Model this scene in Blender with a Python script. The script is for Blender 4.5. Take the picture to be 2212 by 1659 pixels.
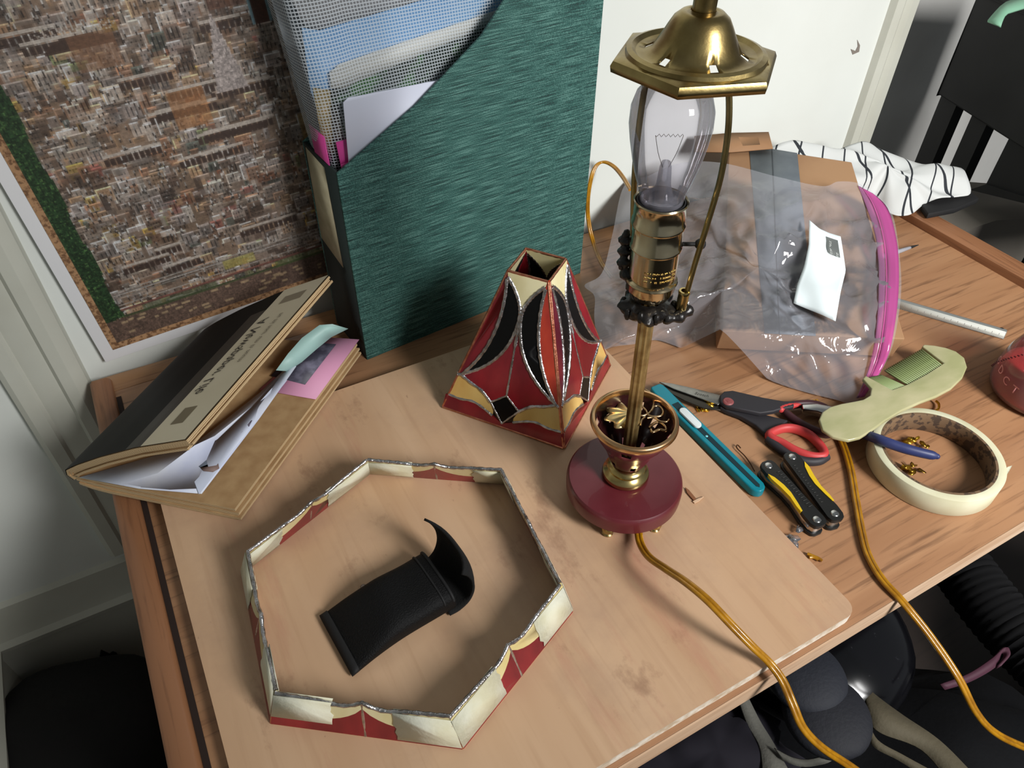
import bpy, bmesh, math, random
import numpy as np
from mathutils import Vector, Matrix, Quaternion, noise as mnoise
from mathutils.bvhtree import BVHTree
random.seed(7); np.random.seed(7)
for o in list(bpy.data.objects): bpy.data.objects.remove(o)
COL = bpy.context.scene.collection
SC = bpy.context.scene
DZ = 0.60            # the desk top stands 0.60 m above the floor; coordinates below are relative to it
PI = math.pi

# ------------------------------------------------------------------ camera
F_PX, PITCH, ROLL, YAW = 1631.4, math.radians(43.314), math.radians(0.738), math.radians(29.122)
CAMH = 0.60
fw = Vector((math.sin(YAW)*math.cos(PITCH), math.cos(YAW)*math.cos(PITCH), -math.sin(PITCH)))
rt = Vector((math.cos(YAW), -math.sin(YAW), 0)); up_ = rt.cross(fw)
cR = rt*math.cos(ROLL)+up_*math.sin(ROLL); cU = -rt*math.sin(ROLL)+up_*math.cos(ROLL)
EYE = Vector((0, 0, CAMH))
cam = bpy.data.objects.new('camera', bpy.data.cameras.new('camera')); COL.objects.link(cam)
cam.data.sensor_width = 36; cam.data.lens = F_PX/2212*36; cam.data.clip_start = .01
cam.matrix_world = Matrix.Translation(EYE+Vector((0, 0, DZ))) @ Matrix((cR, cU, -fw)).transposed().to_4x4()
SC.camera = cam

# ------------------------------------------------------------------ light
def lin(c):
    out = []
    for x in c[:3]:
        x = x/255
        out.append(x/12.92 if x <= .04045 else ((x+.055)/1.055)**2.4)
    return tuple(out)+(1,)
W = bpy.data.worlds.new('world'); SC.world = W; W.use_nodes = True
W.node_tree.nodes['Background'].inputs[0].default_value = (.80, .86, .90, 1)
W.node_tree.nodes['Background'].inputs[1].default_value = .25
def area(name, loc, target, sx, sy, power, color):
    l = bpy.data.lights.new(name, 'AREA'); l.shape = 'RECTANGLE'; l.size = sx; l.size_y = sy
    l.energy = power; l.color = color
    o = bpy.data.objects.new(name, l); COL.objects.link(o)
    o.location = Vector(loc)+Vector((0, 0, DZ))
    o.rotation_euler = (Vector(target)-Vector(loc)).to_track_quat('-Z', 'Y').to_euler()
    return o
wl_ = area('window_light', (0.86, -1.25, 1.25), (.95, .60, 0.05), .50, .70, 25, (1, .99, .975)); wl_.data.spread = math.radians(88)
SC.view_settings.view_transform = 'Standard'; SC.view_settings.look = 'None'
SC.view_settings.exposure = -0.43; SC.view_settings.gamma = 1.0; SC.view_settings.use_curve_mapping = False

# ------------------------------------------------------------------ helpers: points seen in the photograph, put at a real height or on a real plane
def ray(px, py): return (cR*(px-1106)-cU*(py-829.5)+fw*F_PX).normalized()
def at(px, py, z=0.0):
    d = ray(px, py); return EYE+d*((z-CAMH)/d.z)
def aty(px, py, y):
    d = ray(px, py); return EYE+d*(y/d.y)
def onp(px, py, a, n):
    d = ray(px, py); return EYE+d*((a-EYE).dot(n)/d.dot(n))

# ------------------------------------------------------------------ helpers: meshes
ORG = {}
def V(*a): return Vector(a)
def frames(pts, closed=False):
    n = len(pts); T = []
    for i in range(n):
        a = pts[(i-1) % n] if (closed or i > 0) else pts[i]
        b = pts[(i+1) % n] if (closed or i < n-1) else pts[i]
        t = (b-a); T.append(t.normalized() if t.length > 1e-9 else Vector((0, 0, 1)))
    ref = Vector((0, 0, 1)) if abs(T[0].z) < .9 else Vector((1, 0, 0))
    N = [(ref-T[0]*ref.dot(T[0])).normalized()]
    for i in range(1, n):
        q = T[i-1].rotation_difference(T[i]); v = q @ N[-1]
        v = (v-T[i]*v.dot(T[i])).normalized(); N.append(v)
    return [(T[i], N[i], T[i].cross(N[i])) for i in range(n)]
def spl(pts, n=8, closed=False):
    P = [Vector(p) for p in pts]; out = []; m = len(P)
    rng = range(m if closed else m-1)
    for i in rng:
        p0 = P[(i-1) % m] if (closed or i > 0) else P[0]*2-P[1]
        p1 = P[i]; p2 = P[(i+1) % m]
        p3 = P[(i+2) % m] if (closed or i+2 < m) else p2*2-p1
        for k in range(n):
            t = k/n
            out.append(.5*((2*p1)+(p2-p0)*t+(2*p0-5*p1+4*p2-p3)*t*t+(3*p1-p0-3*p2+p3)*t**3))
    if not closed: out.append(P[-1])
    return out
class MB:
    def __init__(s): s.v = []; s.f = []; s.m = []
    def add(s, vs, fs, mi=0):
        b = len(s.v); s.v += [Vector(v) for v in vs]
        for f in fs: s.f.append([b+i for i in f]); s.m.append(mi)
        return s
    def box(s, c, d, R=None, mi=0):
        R = R or Matrix.Identity(3); c = Vector(c)
        vs = [c+R @ Vector((x*d[0]/2, y*d[1]/2, z*d[2]/2)) for x in (-1, 1) for y in (-1, 1) for z in (-1, 1)]
        return s.add(vs, [(0, 1, 3, 2), (4, 6, 7, 5), (0, 4, 5, 1), (2, 3, 7, 6), (0, 2, 6, 4), (1, 5, 7, 3)], mi)
    def bb(s, x0, x1, y0, y1, z0, z1, mi=0): return s.box(((x0+x1)/2, (y0+y1)/2, (z0+z1)/2), (x1-x0, y1-y0, z1-z0), None, mi)
    def prism(s, poly, vec, mi=0):
        n = len(poly); vec = Vector(vec); P = [Vector(p) for p in poly]
        fs = [list(range(n))[::-1], list(range(n, 2*n))]+[(i, (i+1) % n, n+(i+1) % n, n+i) for i in range(n)]
        return s.add(P+[p+vec for p in P], fs, mi)
    def tube(s, pts, r, seg=10, closed=False, mi=0, sx=1, sy=1, cap=True):
        P = [Vector(p) for p in pts]; fr = frames(P, closed); n = len(P); vs = []; fs = []
        for i, (t, a, b) in enumerate(fr):
            rr = r[i] if hasattr(r, '__len__') else r
            for k in range(seg):
                an = 2*PI*k/seg; vs.append(P[i]+a*math.cos(an)*rr*sy+b*math.sin(an)*rr*sx)
        for i in range(n if closed else n-1):
            for k in range(seg):
                k2 = (k+1) % seg; j = (i+1) % n
                fs.append((i*seg+k, i*seg+k2, j*seg+k2, j*seg+k))
        if cap and not closed: fs += [list(range(seg))[::-1], [(n-1)*seg+k for k in range(seg)]]
        return s.add(vs, fs, mi)
    def lathe(s, prof, c, seg=48, mi=0, M=None, skip=None, wob=None):
        M = M or Matrix.Identity(3); c = Vector(c); vs = []; fs = []
        for (r, z) in prof:
            for k in range(seg):
                a = 2*PI*k/seg; q = r*(wob(a, z) if wob else 1)
                vs.append(c+M @ Vector((q*math.cos(a), q*math.sin(a), z)))
        for i in range(len(prof)-1):
            for k in range(seg):
                if skip and skip(i, k): continue
                k2 = (k+1) % seg; fs.append((i*seg+k, i*seg+k2, (i+1)*seg+k2, (i+1)*seg+k))
        return s.add(vs, fs, mi)
    def grid(s, nu, nv, fn, mi=0, cu=False):
        vs = [Vector(fn(i/(nu if cu else nu-1), j/(nv-1))) for j in range(nv) for i in range(nu)]; fs = []
        for j in range(nv-1):
            for i in range(nu if cu else nu-1):
                i2 = (i+1) % nu; fs.append((j*nu+i, j*nu+i2, (j+1)*nu+i2, (j+1)*nu+i))
        return s.add(vs, fs, mi)
    def ball(s, c, r, R=None, seg=20, mi=0, fn=None):
        R = R or Matrix.Identity(3); c = Vector(c); r = r if hasattr(r, '__len__') else (r, r, r); nv = seg//2+1
        def g(u, v):
            a = 2*PI*u; b = PI*(v-.5); d = Vector((math.cos(a)*math.cos(b), math.sin(a)*math.cos(b), math.sin(b)))
            k = fn(d) if fn else 1
            return c+R @ Vector((d.x*r[0]*k, d.y*r[1]*k, d.z*r[2]*k))
        return s.grid(seg, nv, g, mi, cu=True)
    def build(s, name, mats, parent=None, smooth=35, bevel=0, solid=0, sub=0, bevseg=2, weld=True):
        if not isinstance(mats, (list, tuple)): mats = [mats]
        if parent is not None: org = ORG[parent.name]
        else:
            xs = [v.x for v in s.v]; ys = [v.y for v in s.v]; zs = [v.z for v in s.v]
            org = Vector(((min(xs)+max(xs))/2, (min(ys)+max(ys))/2, min(zs)))
        me = bpy.data.meshes.new(name)
        me.from_pydata([tuple(v-org) for v in s.v], [], s.f)
        me.polygons.foreach_set('material_index', s.m)
        for m in mats: me.materials.append(m)
        bm = bmesh.new(); bm.from_mesh(me)
        if weld: bmesh.ops.remove_doubles(bm, verts=bm.verts, dist=1e-6)
        bmesh.ops.recalc_face_normals(bm, faces=bm.faces)
        if bevel:
            es = [e for e in bm.edges if e.is_manifold and e.calc_face_angle(0) > .6]
            bmesh.ops.bevel(bm, geom=es, offset=bevel, segments=bevseg, profile=.6, affect='EDGES', clamp_overlap=True)
        bm.to_mesh(me); bm.free()
        me.polygons.foreach_set('use_smooth', [True]*len(me.polygons))
        if smooth is not None: me.set_sharp_from_angle(angle=math.radians(smooth))
        o = bpy.data.objects.new(name, me); COL.objects.link(o)
        if parent is not None: o.parent = parent
        else: o.location = org+Vector((0, 0, DZ))
        ORG[o.name] = org
        if solid:
            m = o.modifiers.new('solid', 'SOLIDIFY'); m.thickness = solid; m.offset = 0
        if sub:
            m = o.modifiers.new('sub', 'SUBSURF'); m.levels = sub; m.render_levels = sub
        return o
def thing(name, label, cat, loc, group=None, kind=None):
    o = bpy.data.objects.new(name, None); COL.objects.link(o); o.empty_display_size = .02
    o.location = Vector(loc)+Vector((0, 0, DZ)); ORG[o.name] = Vector(loc)
    o['label'] = label; o['category'] = cat
    if group: o['group'] = group
    return o
def tag(o, label, cat, group=None, kind=None):
    o['label'] = label; o['category'] = cat
    if group: o['group'] = group
    if kind: o['kind'] = kind
    return o
def struct(o): o['kind'] = 'structure'; return o
def text(name, s, mat, parent, origin, xdir, ydir, size, ext=.0001, align='LEFT', shear=0):
    cu = bpy.data.curves.new(name, 'FONT'); cu.body = s; cu.size = size; cu.align_x = align; cu.shear = shear; cu.resolution_u = 3
    t = bpy.data.objects.new('tmp', cu); COL.objects.link(t)
    bpy.context.view_layer.update()
    me = bpy.data.meshes.new_from_object(t.evaluated_get(bpy.context.evaluated_depsgraph_get()))
    bpy.data.objects.remove(t)
    X = Vector(xdir).normalized(); Y = Vector(ydir); Y = (Y-X*Y.dot(X)).normalized()
    mb = MB(); mb.add([Vector(origin)+X*v.co.x+Y*v.co.y for v in me.vertices], [list(p.vertices) for p in me.polygons])
    bpy.data.meshes.remove(me)
    return mb.build(name, mat, parent, smooth=None)

# ------------------------------------------------------------------ helpers: materials
def newmat(name):
    m = bpy.data.materials.new(name); m.use_nodes = True; nt = m.node_tree
    return m, nt, nt.nodes['Principled BSDF']
def M(name, col, rough=.5, metal=0, nz=None, bump=None, spec=.5, coat=0, trans=0, ior=1.45, alpha=1, sheen=0, emis=0, stretch=None):
    m, nt, b = newmat(name); b.inputs['Base Color'].default_value = lin(col); b.inputs['Roughness'].default_value = rough
    b.inputs['Metallic'].default_value = metal; b.inputs['Specular IOR Level'].default_value = spec
    b.inputs['Coat Weight'].default_value = coat; b.inputs['Transmission Weight'].default_value = trans; b.inputs['IOR'].default_value = ior
    b.inputs['Alpha'].default_value = alpha; b.inputs['Sheen Weight'].default_value = sheen
    tc = nt.nodes.new('ShaderNodeTexCoord'); mp = nt.nodes.new('ShaderNodeMapping')
    nt.links.new(tc.outputs['Object'], mp.inputs[0])
    if stretch: mp.inputs['Scale'].default_value = stretch
    if nz:   # (scale, second colour, low, high)
        n = nt.nodes.new('ShaderNodeTexNoise'); n.inputs['Scale'].default_value = nz[0]; n.inputs['Detail'].default_value = 6
        r = nt.nodes.new('ShaderNodeMapRange'); r.inputs[1].default_value = nz[2] if len(nz) > 2 else .35; r.inputs[2].default_value = nz[3] if len(nz) > 3 else .65
        mx = nt.nodes.new('ShaderNodeMix'); mx.data_type = 'RGBA'
        mx.inputs[6].default_value = lin(col); mx.inputs[7].default_value = lin(nz[1])
        nt.links.new(mp.outputs[0], n.inputs['Vector']); nt.links.new(n.outputs[0], r.inputs[0]); nt.links.new(r.outputs[0], mx.inputs[0]); nt.links.new(mx.outputs[2], b.inputs['Base Color'])
    if bump:
        n2 = nt.nodes.new('ShaderNodeTexNoise'); n2.inputs['Scale'].default_value = bump[0]; n2.inputs['Detail'].default_value = 4
        bp = nt.nodes.new('ShaderNodeBump'); bp.inputs['Strength'].default_value = bump[1]; bp.inputs['Distance'].default_value = .001
        nt.links.new(mp.outputs[0], n2.inputs['Vector']); nt.links.new(n2.outputs[0], bp.inputs['Height']); nt.links.new(bp.outputs[0], b.inputs['Normal'])
    return m
def wood(name, c1, c2, c3, axis='x', scale=1.0, rough=.45, fine=1.0, dark=.5):
    """grain: soft noise stretched along an axis, thin dark pores on top"""
    m, nt, b = newmat(name); b.inputs['Roughness'].default_value = rough
    tc = nt.nodes.new('ShaderNodeTexCoord')
    def mapped(sc):
        mp = nt.nodes.new('ShaderNodeMapping'); mp.inputs['Scale'].default_value = sc; nt.links.new(tc.outputs['Object'], mp.inputs[0]); return mp
    def st(a, c): return (a, c, c) if axis == 'x' else ((c, a, c) if axis == 'y' else (c, c, a))
    def nz(mp, det=5, dist=0):
        n = nt.nodes.new('ShaderNodeTexNoise'); n.inputs['Scale'].default_value = 1; n.inputs['Detail'].default_value = det; n.inputs['Distortion'].default_value = dist
        nt.links.new(mp.outputs[0], n.inputs['Vector']); return n
    a = nz(mapped(st(1.6*scale, 18*scale)), 4, .8); bb = nz(mapped(st(9*scale, 170*scale)), 4, .3)
    def rng(n, lo, hi, clamp=True):
        r = nt.nodes.new('ShaderNodeMapRange'); r.inputs[1].default_value = lo; r.inputs[2].default_value = hi; nt.links.new(n.outputs[0], r.inputs[0]); return r
    ra = rng(a, .3, .7); rb = rng(bb, .53, .70)
    m1 = nt.nodes.new('ShaderNodeMix'); m1.data_type = 'RGBA'; m1.inputs[6].default_value = lin(c1); m1.inputs[7].default_value = lin(c2)
    nt.links.new(ra.outputs[0], m1.inputs[0])
    mu = nt.nodes.new('ShaderNodeMath'); mu.operation = 'MULTIPLY'; mu.inputs[1].default_value = dark; nt.links.new(rb.outputs[0], mu.inputs[0])
    m2 = nt.nodes.new('ShaderNodeMix'); m2.data_type = 'RGBA'; m2.inputs[7].default_value = lin(c3)
    nt.links.new(mu.outputs[0], m2.inputs[0]); nt.links.new(m1.outputs[2], m2.inputs[6]); nt.links.new(m2.outputs[2], b.inputs['Base Color'])
    return m
def film(name, tint=(235, 238, 245), haze=.10, gloss=1.0, rough=.06, bump=None, hazecol=(225, 225, 235)):
    """clear thin plastic or glass: mostly see-through, mirror at grazing angles, a little milky"""
    m, nt, b = newmat(name); nt.nodes.remove(b)
    out = nt.nodes['Material Output']
    tr = nt.nodes.new('ShaderNodeBsdfTransparent'); tr.inputs[0].default_value = lin(tint)
    gl = nt.nodes.new('ShaderNodeBsdfGlossy'); gl.inputs['Roughness'].default_value = rough
    df = nt.nodes.new('ShaderNodeBsdfDiffuse'); df.inputs[0].default_value = lin(hazecol)
    fr = nt.nodes.new('ShaderNodeFresnel'); fr.inputs['IOR'].default_value = 1.5
    mu = nt.nodes.new('ShaderNodeMath'); mu.operation = 'MULTIPLY'; mu.inputs[1].default_value = gloss; mu.use_clamp = True
    m1 = nt.nodes.new('ShaderNodeMixShader'); m1.inputs[0].default_value = haze
    m2 = nt.nodes.new('ShaderNodeMixShader')
    nt.links.new(tr.outputs[0], m1.inputs[1]); nt.links.new(df.outputs[0], m1.inputs[2])
    nt.links.new(fr.outputs[0], mu.inputs[0]); nt.links.new(mu.outputs[0], m2.inputs[0])
    nt.links.new(m1.outputs[0], m2.inputs[1]); nt.links.new(gl.outputs[0], m2.inputs[2]); nt.links.new(m2.outputs[0], out.inputs[0])
    if bump:
        tc = nt.nodes.new('ShaderNodeTexCoord'); n2 = nt.nodes.new('ShaderNodeTexNoise'); n2.inputs['Scale'].default_value = bump[0]; n2.inputs['Detail'].default_value = 3
        n2.inputs['Distortion'].default_value = 1.0
        bp = nt.nodes.new('ShaderNodeBump'); bp.inputs['Strength'].default_value = bump[1]; bp.inputs['Distance'].default_value = .004
        nt.links.new(tc.outputs['Object'], n2.inputs['Vector']); nt.links.new(n2.outputs[0], bp.inputs['Height'])
        for k in (gl, fr): nt.links.new(bp.outputs[0], k.inputs['Normal'])
    return m
def nodes(m): return m.node_tree, m.node_tree.nodes['Principled BSDF']

m_wall = M('wall_paint', (212, 216, 211), .75, nz=(3, (203, 206, 200)), bump=(60, .15))
m_wallgrey = M('wall_grey', (214, 214, 210), .8, nz=(2.5, (180, 178, 174)))
m_trim = M('trim_paint', (190, 191, 180), .55, nz=(8, (180, 180, 168)), bump=(90, .15))
m_floor = wood('floor_wood', (44, 34, 28), (34, 27, 23), (20, 15, 12), 'x', .6, .6)
m_oak = wood('oak_laminate', (170, 128, 93), (146, 104, 72), (100, 68, 46), 'x', 1.25, .45, dark=.7)
m_oakedge = wood('oak_edge', (214, 186, 158), (186, 150, 118), (150, 112, 84), 'x', 2.2, .6)
m_rim = wood('rim_wood', (150, 104, 72), (126, 84, 56), (84, 52, 34), 'y', 1.5, .4)
m_rimback = wood('back_rim_wood', (176, 132, 92), (150, 108, 72), (110, 68, 36), 'x', 1.5, .4)
m_board = wood('birch_ply', (206, 172, 139), (190, 153, 119), (166, 127, 95), 'y', .8, .55, dark=.25)
m_boardedge = M('ply_edge', (226, 218, 204), .6, nz=(120, (188, 168, 142)))
m_brass = M('polished_brass', (206, 184, 124), .22, 1, nz=(30, (180, 152, 92)))
m_brassaged = M('aged_brass', (176, 156, 104), .32, 1, nz=(40, (132, 112, 70)), bump=(300, .1))
m_brassdark = M('dark_brass', (84, 72, 48), .35, 1)
m_rod = M('bronze_rod', (206, 182, 126), .36, .8, nz=(60, (150, 116, 70)))
m_maroon = M('maroon_enamel', (98, 34, 42), .42, nz=(14, (84, 20, 28)), coat=.3)
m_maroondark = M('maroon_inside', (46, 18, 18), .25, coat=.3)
m_copper = M('copper_foil', (220, 152, 124), .36, 1, nz=(160, (186, 112, 84)), bump=(500, .3))
m_lead = M('solder', (214, 212, 214), .26, 1, nz=(120, (150, 146, 144)), bump=(420, .8))
m_gblack = M('black_glass', (9, 9, 10), .3, spec=.25)
def glassmat(name, a, b, sc=14, tr=.0):
    return M(name, a, .18, nz=(sc, b, .35, .65), coat=.05, stretch=(1, 1, .35))
m_gred = glassmat('red_streaky_glass', (146, 34, 42), (104, 18, 30), 26)
m_gorange = glassmat('orange_red_glass', (186, 66, 44), (134, 28, 34), 30)
m_gpurple = glassmat('purple_red_glass', (112, 26, 40), (74, 16, 36), 22)
m_gcream = glassmat('cream_glass', (222, 190, 118), (196, 154, 84), 24)
m_gcream2 = glassmat('pale_cream_glass', (226, 218, 176), (206, 190, 130), 24)
m_tape = M('masking_tape', (222, 222, 204), .75, nz=(30, (206, 202, 172)), bump=(260, .35))
m_black = M('black_matte', (20, 20, 21), .7, bump=(200, .3))
m_blackgloss = M('black_gloss', (10, 10, 14), .2)
m_chrome = M('chrome', (200, 200, 198), .2, 1)
m_amber = M('amber_cord', (184, 130, 20), .28, nz=(90, (150, 100, 14)), trans=.15, coat=.4)
m_gold = M('gold_foil', (226, 178, 60), .22, 1)

# ================================================================== the room
YW = .80
mb = MB(); mb.bb(-.60, 1.135, YW, YW+.10, -DZ, 1.3); struct(mb.build('wall_back', m_wall))
mb = MB(); mb.bb(1.135, 3.2, YW+.16, YW+.24, -DZ, 1.3); struct(mb.build('wall_recess', m_wallgrey))
mb = MB(); mb.bb(-.49, -.392, -.6, YW, -DZ, 1.3); struct(mb.build('wall_left', m_wall))
mb = MB(); mb.bb(-1.2, 3.4, -2.2, 1.3, -DZ-.05, -DZ); struct(mb.build('floor', m_floor))
# moulded casing beside the poster
mb = MB()
prof = [(-.196, 0), (-.196, .010), (-.190, .014), (-.176, .014), (-.172, .010), (-.166, .012), (-.148, .012), (-.144, .017), (-.132, .018), (-.124, .014), (-.120, .010), (-.118, 0)]
mb.prism([V(x, YW-d, -.30) for x, d in prof], (0, 0, 1.6)); struct(mb.build('trim_1', m_trim, smooth=25))
# corner bead at the right end of the wall
mb = MB(); mb.prism([V(x, YW-d, -DZ) for x, d in ((1.09, 0), (1.095, .010), (1.108, .013), (1.120, .006), (1.128, .012), (1.145, .010), (1.150, -.02), (1.150, -.16), (1.12, -.16), (1.12, 0))], (0, 0, 1.9)); struct(mb.build('trim_2', m_trim, smooth=25))
# tall skirting with a moulded cap and a shoe
mb = MB()
prof = [(0, -.60), (.022, -.60), (.026, -.585), (.022, -.567), (.014, -.560), (.012, -.41), (.020, -.402), (.022, -.392), (.014, -.386), (.008, -.37), (.007, -.325), (0, -.32)]
mb.prism([V(-.392, YW-d, z) for d, z in prof], (1.5, 0, 0)); struct(mb.build('baseboard_back', m_trim, smooth=25))
mb = MB(); mb.prism([V(-.392+d, YW, z) for d, z in prof], (0, -1.3, 0)); struct(mb.build('baseboard_left', m_trim, smooth=25))
# small chip in the paint
mb = MB(); c = aty(1848, 112, YW-.0006)
pts = [aty(x, y, YW-.0006) for x, y in ((1838, 106), (1842, 118), (1856, 112), (1858, 98), (1852, 86), (1853, 100), (1848, 110))]
mb.prism(pts, (0, .0004, 0)); struct(mb.build('trim_3', M('chipped_paint', (120, 112, 104), .8)))

# ================================================================== the desk
XL, XR, YF, YB = -.117, 1.045, .147, .776
desk = thing('desk', 'oak-look writing desk with raised wooden rims, under everything', 'desk', (.45, .46, -DZ))
mb = MB(); mb.bb(XL+.003, XR-.003, YF+.0015, YB-.018, -.024, 0); mb.build('desk_top', m_oak, desk, bevel=.001)
mb = MB(); mb.bb(XL, XR-.036, YF, YF+.0014, -.024, -.0002); mb.build('front_edging', m_oakedge, desk)
mb = MB(); mb.prism([V(XL, YF+.001, z-.0) if False else V(x, YF+.002, z) for x, z in ((XL-.001, -.026), (XL-.001, .004), (XL+.002, .0065), (XL+.017, .0065), (XL+.0205, .004), (XL+.0215, -.0), (XL+.0215, -.026))], (0, YB-YF, 0)); mb.build('rim', m_rim, desk, smooth=50)
mb = MB(); mb.bb(XL+.0218, XL+.027, YF+.002, YB-.03, -.003, .0006); mb.build('groove', M('groove_dark', (38, 24, 18), .8), desk)
mb = MB(); mb.bb(XR-.035, XR+.0005, YF-.0005, YB, -.0245, .012); mb.build('rim', m_rim, desk, bevel=.003)
mb = MB(); mb.bb(XL, XR-.036, YB-.0178, YB+.012, -.024, 0); mb.build('back_rim', m_rimback, desk, bevel=.0008)
mb = MB(); mb.bb(XL+.02, XL+.04, YF+.05, YB-.02, -DZ, -.026); mb.build('side_panel', m_rim, desk)
mb = MB(); mb.bb(XR-.06, XR-.02, YB-.06, YB-.02, -DZ, -.026); mb.build('leg', m_rim, desk)
mb = MB(); mb.bb(XL+.04, XR-.05, YB-.06, YB-.04, -DZ+.1, -.026); mb.build('back_panel', m_rim, desk)

# drawing board with a rounded corner and small pencil marks and stains
BX0, BX1, BY0, BY1, BT = -.077, .431, .153, .628, .012
mb = MB()
def rr(x0, x1, y0, y1, r, z, n=5):
    out = []
    for cx, cy, a0 in ((x1-r, y0+r, -90), (x1-r, y1-r, 0), (x0+r, y1-r, 90), (x0+r, y0+r, 180)):
        for k in range(n+1):
            a = math.radians(a0+90*k/n); out.append(V(cx+r*math.cos(a), cy+r*math.sin(a), z))
    return out
poly = rr(BX0, BX1, BY0, BY1, .012, 0.0003)
n = len(poly)
mb.add([p for p in poly]+[p+V(0, 0, BT-.0003) for p in poly], [list(range(n))[::-1]], 1)
mb.f.append([n+i for i in range(n)]); mb.m.append(0)
for i in range(n): mb.f.append([i, (i+1) % n, n+(i+1) % n, n+i]); mb.m.append(1)
board = mb.build('drawing_board', [m_board, m_boardedge], smooth=40)
tag(board, 'pale plywood drawing board lying flat along the desk front', 'board')
# grime on the board: several noises with a shape of their own
nt, b = nodes(m_board)
src = b.inputs['Base Color'].links[0].from_socket
tc = nt.nodes.new('ShaderNodeTexCoord')
def stain(src, scale, lo, hi, col, amt, vec=(1, 1, 1)):
    mp = nt.nodes.new('ShaderNodeMapping'); mp.inputs['Scale'].default_value = vec; nt.links.new(tc.outputs['Object'], mp.inputs[0])
    n = nt.nodes.new('ShaderNodeTexNoise'); n.inputs['Scale'].default_value = scale; n.inputs['Detail'].default_value = 8; n.inputs['Roughness'].default_value = .65; nt.links.new(mp.outputs[0], n.inputs['Vector'])
    r = nt.nodes.new('ShaderNodeMapRange'); r.inputs[1].default_value = lo; r.inputs[2].default_value = hi; r.inputs[4].default_value = amt; nt.links.new(n.outputs[0], r.inputs[0])
    mx = nt.nodes.new('ShaderNodeMix'); mx.data_type = 'RGBA'; mx.inputs[7].default_value = lin(col); nt.links.new(r.outputs[0], mx.inputs[0]); nt.links.new(src, mx.inputs[6]); return mx.outputs[2]
s = stain(src, 5, .5, .72, (150, 120, 104), .45); s = stain(s, 22, .60, .72, (118, 78, 56), .5, (1, .6, 1)); s = stain(s, 90, .69, .76, (92, 56, 40), .7, (1, .5, 1)); s = stain(s, 9, .60, .72, (176, 108, 92), .45, (1.4, .25, 1))
nt.links.new(s, b.inputs['Base Color'])

# ================================================================== poster on the wall (a crowded collage print on a white board, hung a little crooked)
PW, PH = .50, .66
pc = aty(228, 782, YW-.008)
post = thing('poster', 'crowded courtyard collage poster on white board, leaning against the wall at left', 'poster', pc)
post.rotation_euler = (0, math.radians(-3.6), 0)
def local(mbf): return [p+pc for p in mbf]
mb = MB(); mb.bb(0, PW, -.001, .005, 0, PH); mb.v = local(mb.v)
mb.build('backing_board', M('white_card', (216, 216, 218), .6), post, bevel=.0008)
nx, nz_ = 330, 430; m0 = .0135; b0 = .0075     # white margin, ornate border
img = np.zeros((nz_, nx, 3)); rs = np.random.RandomState(11)
pal = np.array([(120, 104, 92), (150, 138, 128), (168, 156, 146), (96, 76, 62), (132, 116, 104), (70, 56, 48), (150, 120, 92), (112, 102, 96), (142, 132, 128), (84, 70, 60), (128, 92, 70), (160, 150, 140)], float)
yy, xx = np.mgrid[0:nz_, 0:nx]
base = np.zeros((nz_, nx, 3)); base[:] = (118, 104, 94)
def soft(sc):   # smooth random field
    a = rs.rand(nz_//sc+3, nx//sc+3); yi = yy/sc; xi = xx/sc; y0 = yi.astype(int); x0 = xi.astype(int); fy = yi-y0; fx = xi-x0
    return (a[y0, x0]*(1-fy)*(1-fx)+a[y0+1, x0]*fy*(1-fx)+a[y0, x0+1]*(1-fy)*fx+a[y0+1, x0+1]*fy*fx)
warm = soft(34)[..., None]; img[:] = base*(1-warm)+np.array((140, 112, 88))*warm
img = img*(.72+.5*soft(48)[..., None])
for k in range(5200):      # little buildings: filled boxes with light eaves and dark openings
    w = rs.randint(3, 15); h = rs.randint(3, 13); x = rs.randint(0, nx-w); y = rs.randint(0, nz_-h)
    c = pal[rs.randint(len(pal))]*(.7+.5*rs.rand()); reg = soft
    if rs.rand() < .05: c = np.array([(150, 120, 60), (96, 60, 44), (60, 66, 60), (120, 70, 62), (96, 104, 70)][rs.randint(5)], float)
    img[y:y+h, x:x+w] = .35*img[y:y+h, x:x+w]+.65*c
    img[y+h-1, x:x+w] = np.clip(c*1.4+18, 0, 205)
    if rs.rand() < .5: img[y:y+h, x] = np.clip(c*1.35, 0, 200)
    if w > 6 and h > 5:
        
        if rs.rand() < .35:
            for q in range(x+2, x+w-1, 3): img[y+1:y+h-2, q] = c*.55
        else:
            for q in range(x+1, x+w-1, 2+rs.randint(2)):
                for q2 in range(y+1, y+h-2, 3): img[q2, q] = c*rs.uniform(.4, .7)
for k in range(3800):      # people and statues: short pale strokes with a dark foot
    x = rs.randint(0, nx-1); y = rs.randint(3, nz_-4); h = rs.randint(1, 4); v = rs.randint(120, 200)
    img[y:y+h, x] = (v, v-4, v-8); img[y-2:y, x] = (50, 42, 38)
for k in range(60):        # arcades: rows of arches
    x = rs.randint(10, nx-60); y = rs.randint(40, nz_-20); n_ = rs.randint(5, 14)
    img[y+6:y+8, x:x+n_*4] = (170, 160, 150)
    for q in range(min(n_, (nx-x)//4)): img[y:y+5, x+q*4:x+q*4+3] = (58, 44, 38)
def rect(x0, x1, y0, y1, c): img[y0:y1, x0:x1] = .4*img[y0:y1, x0:x1]+.6*np.array(c)

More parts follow.
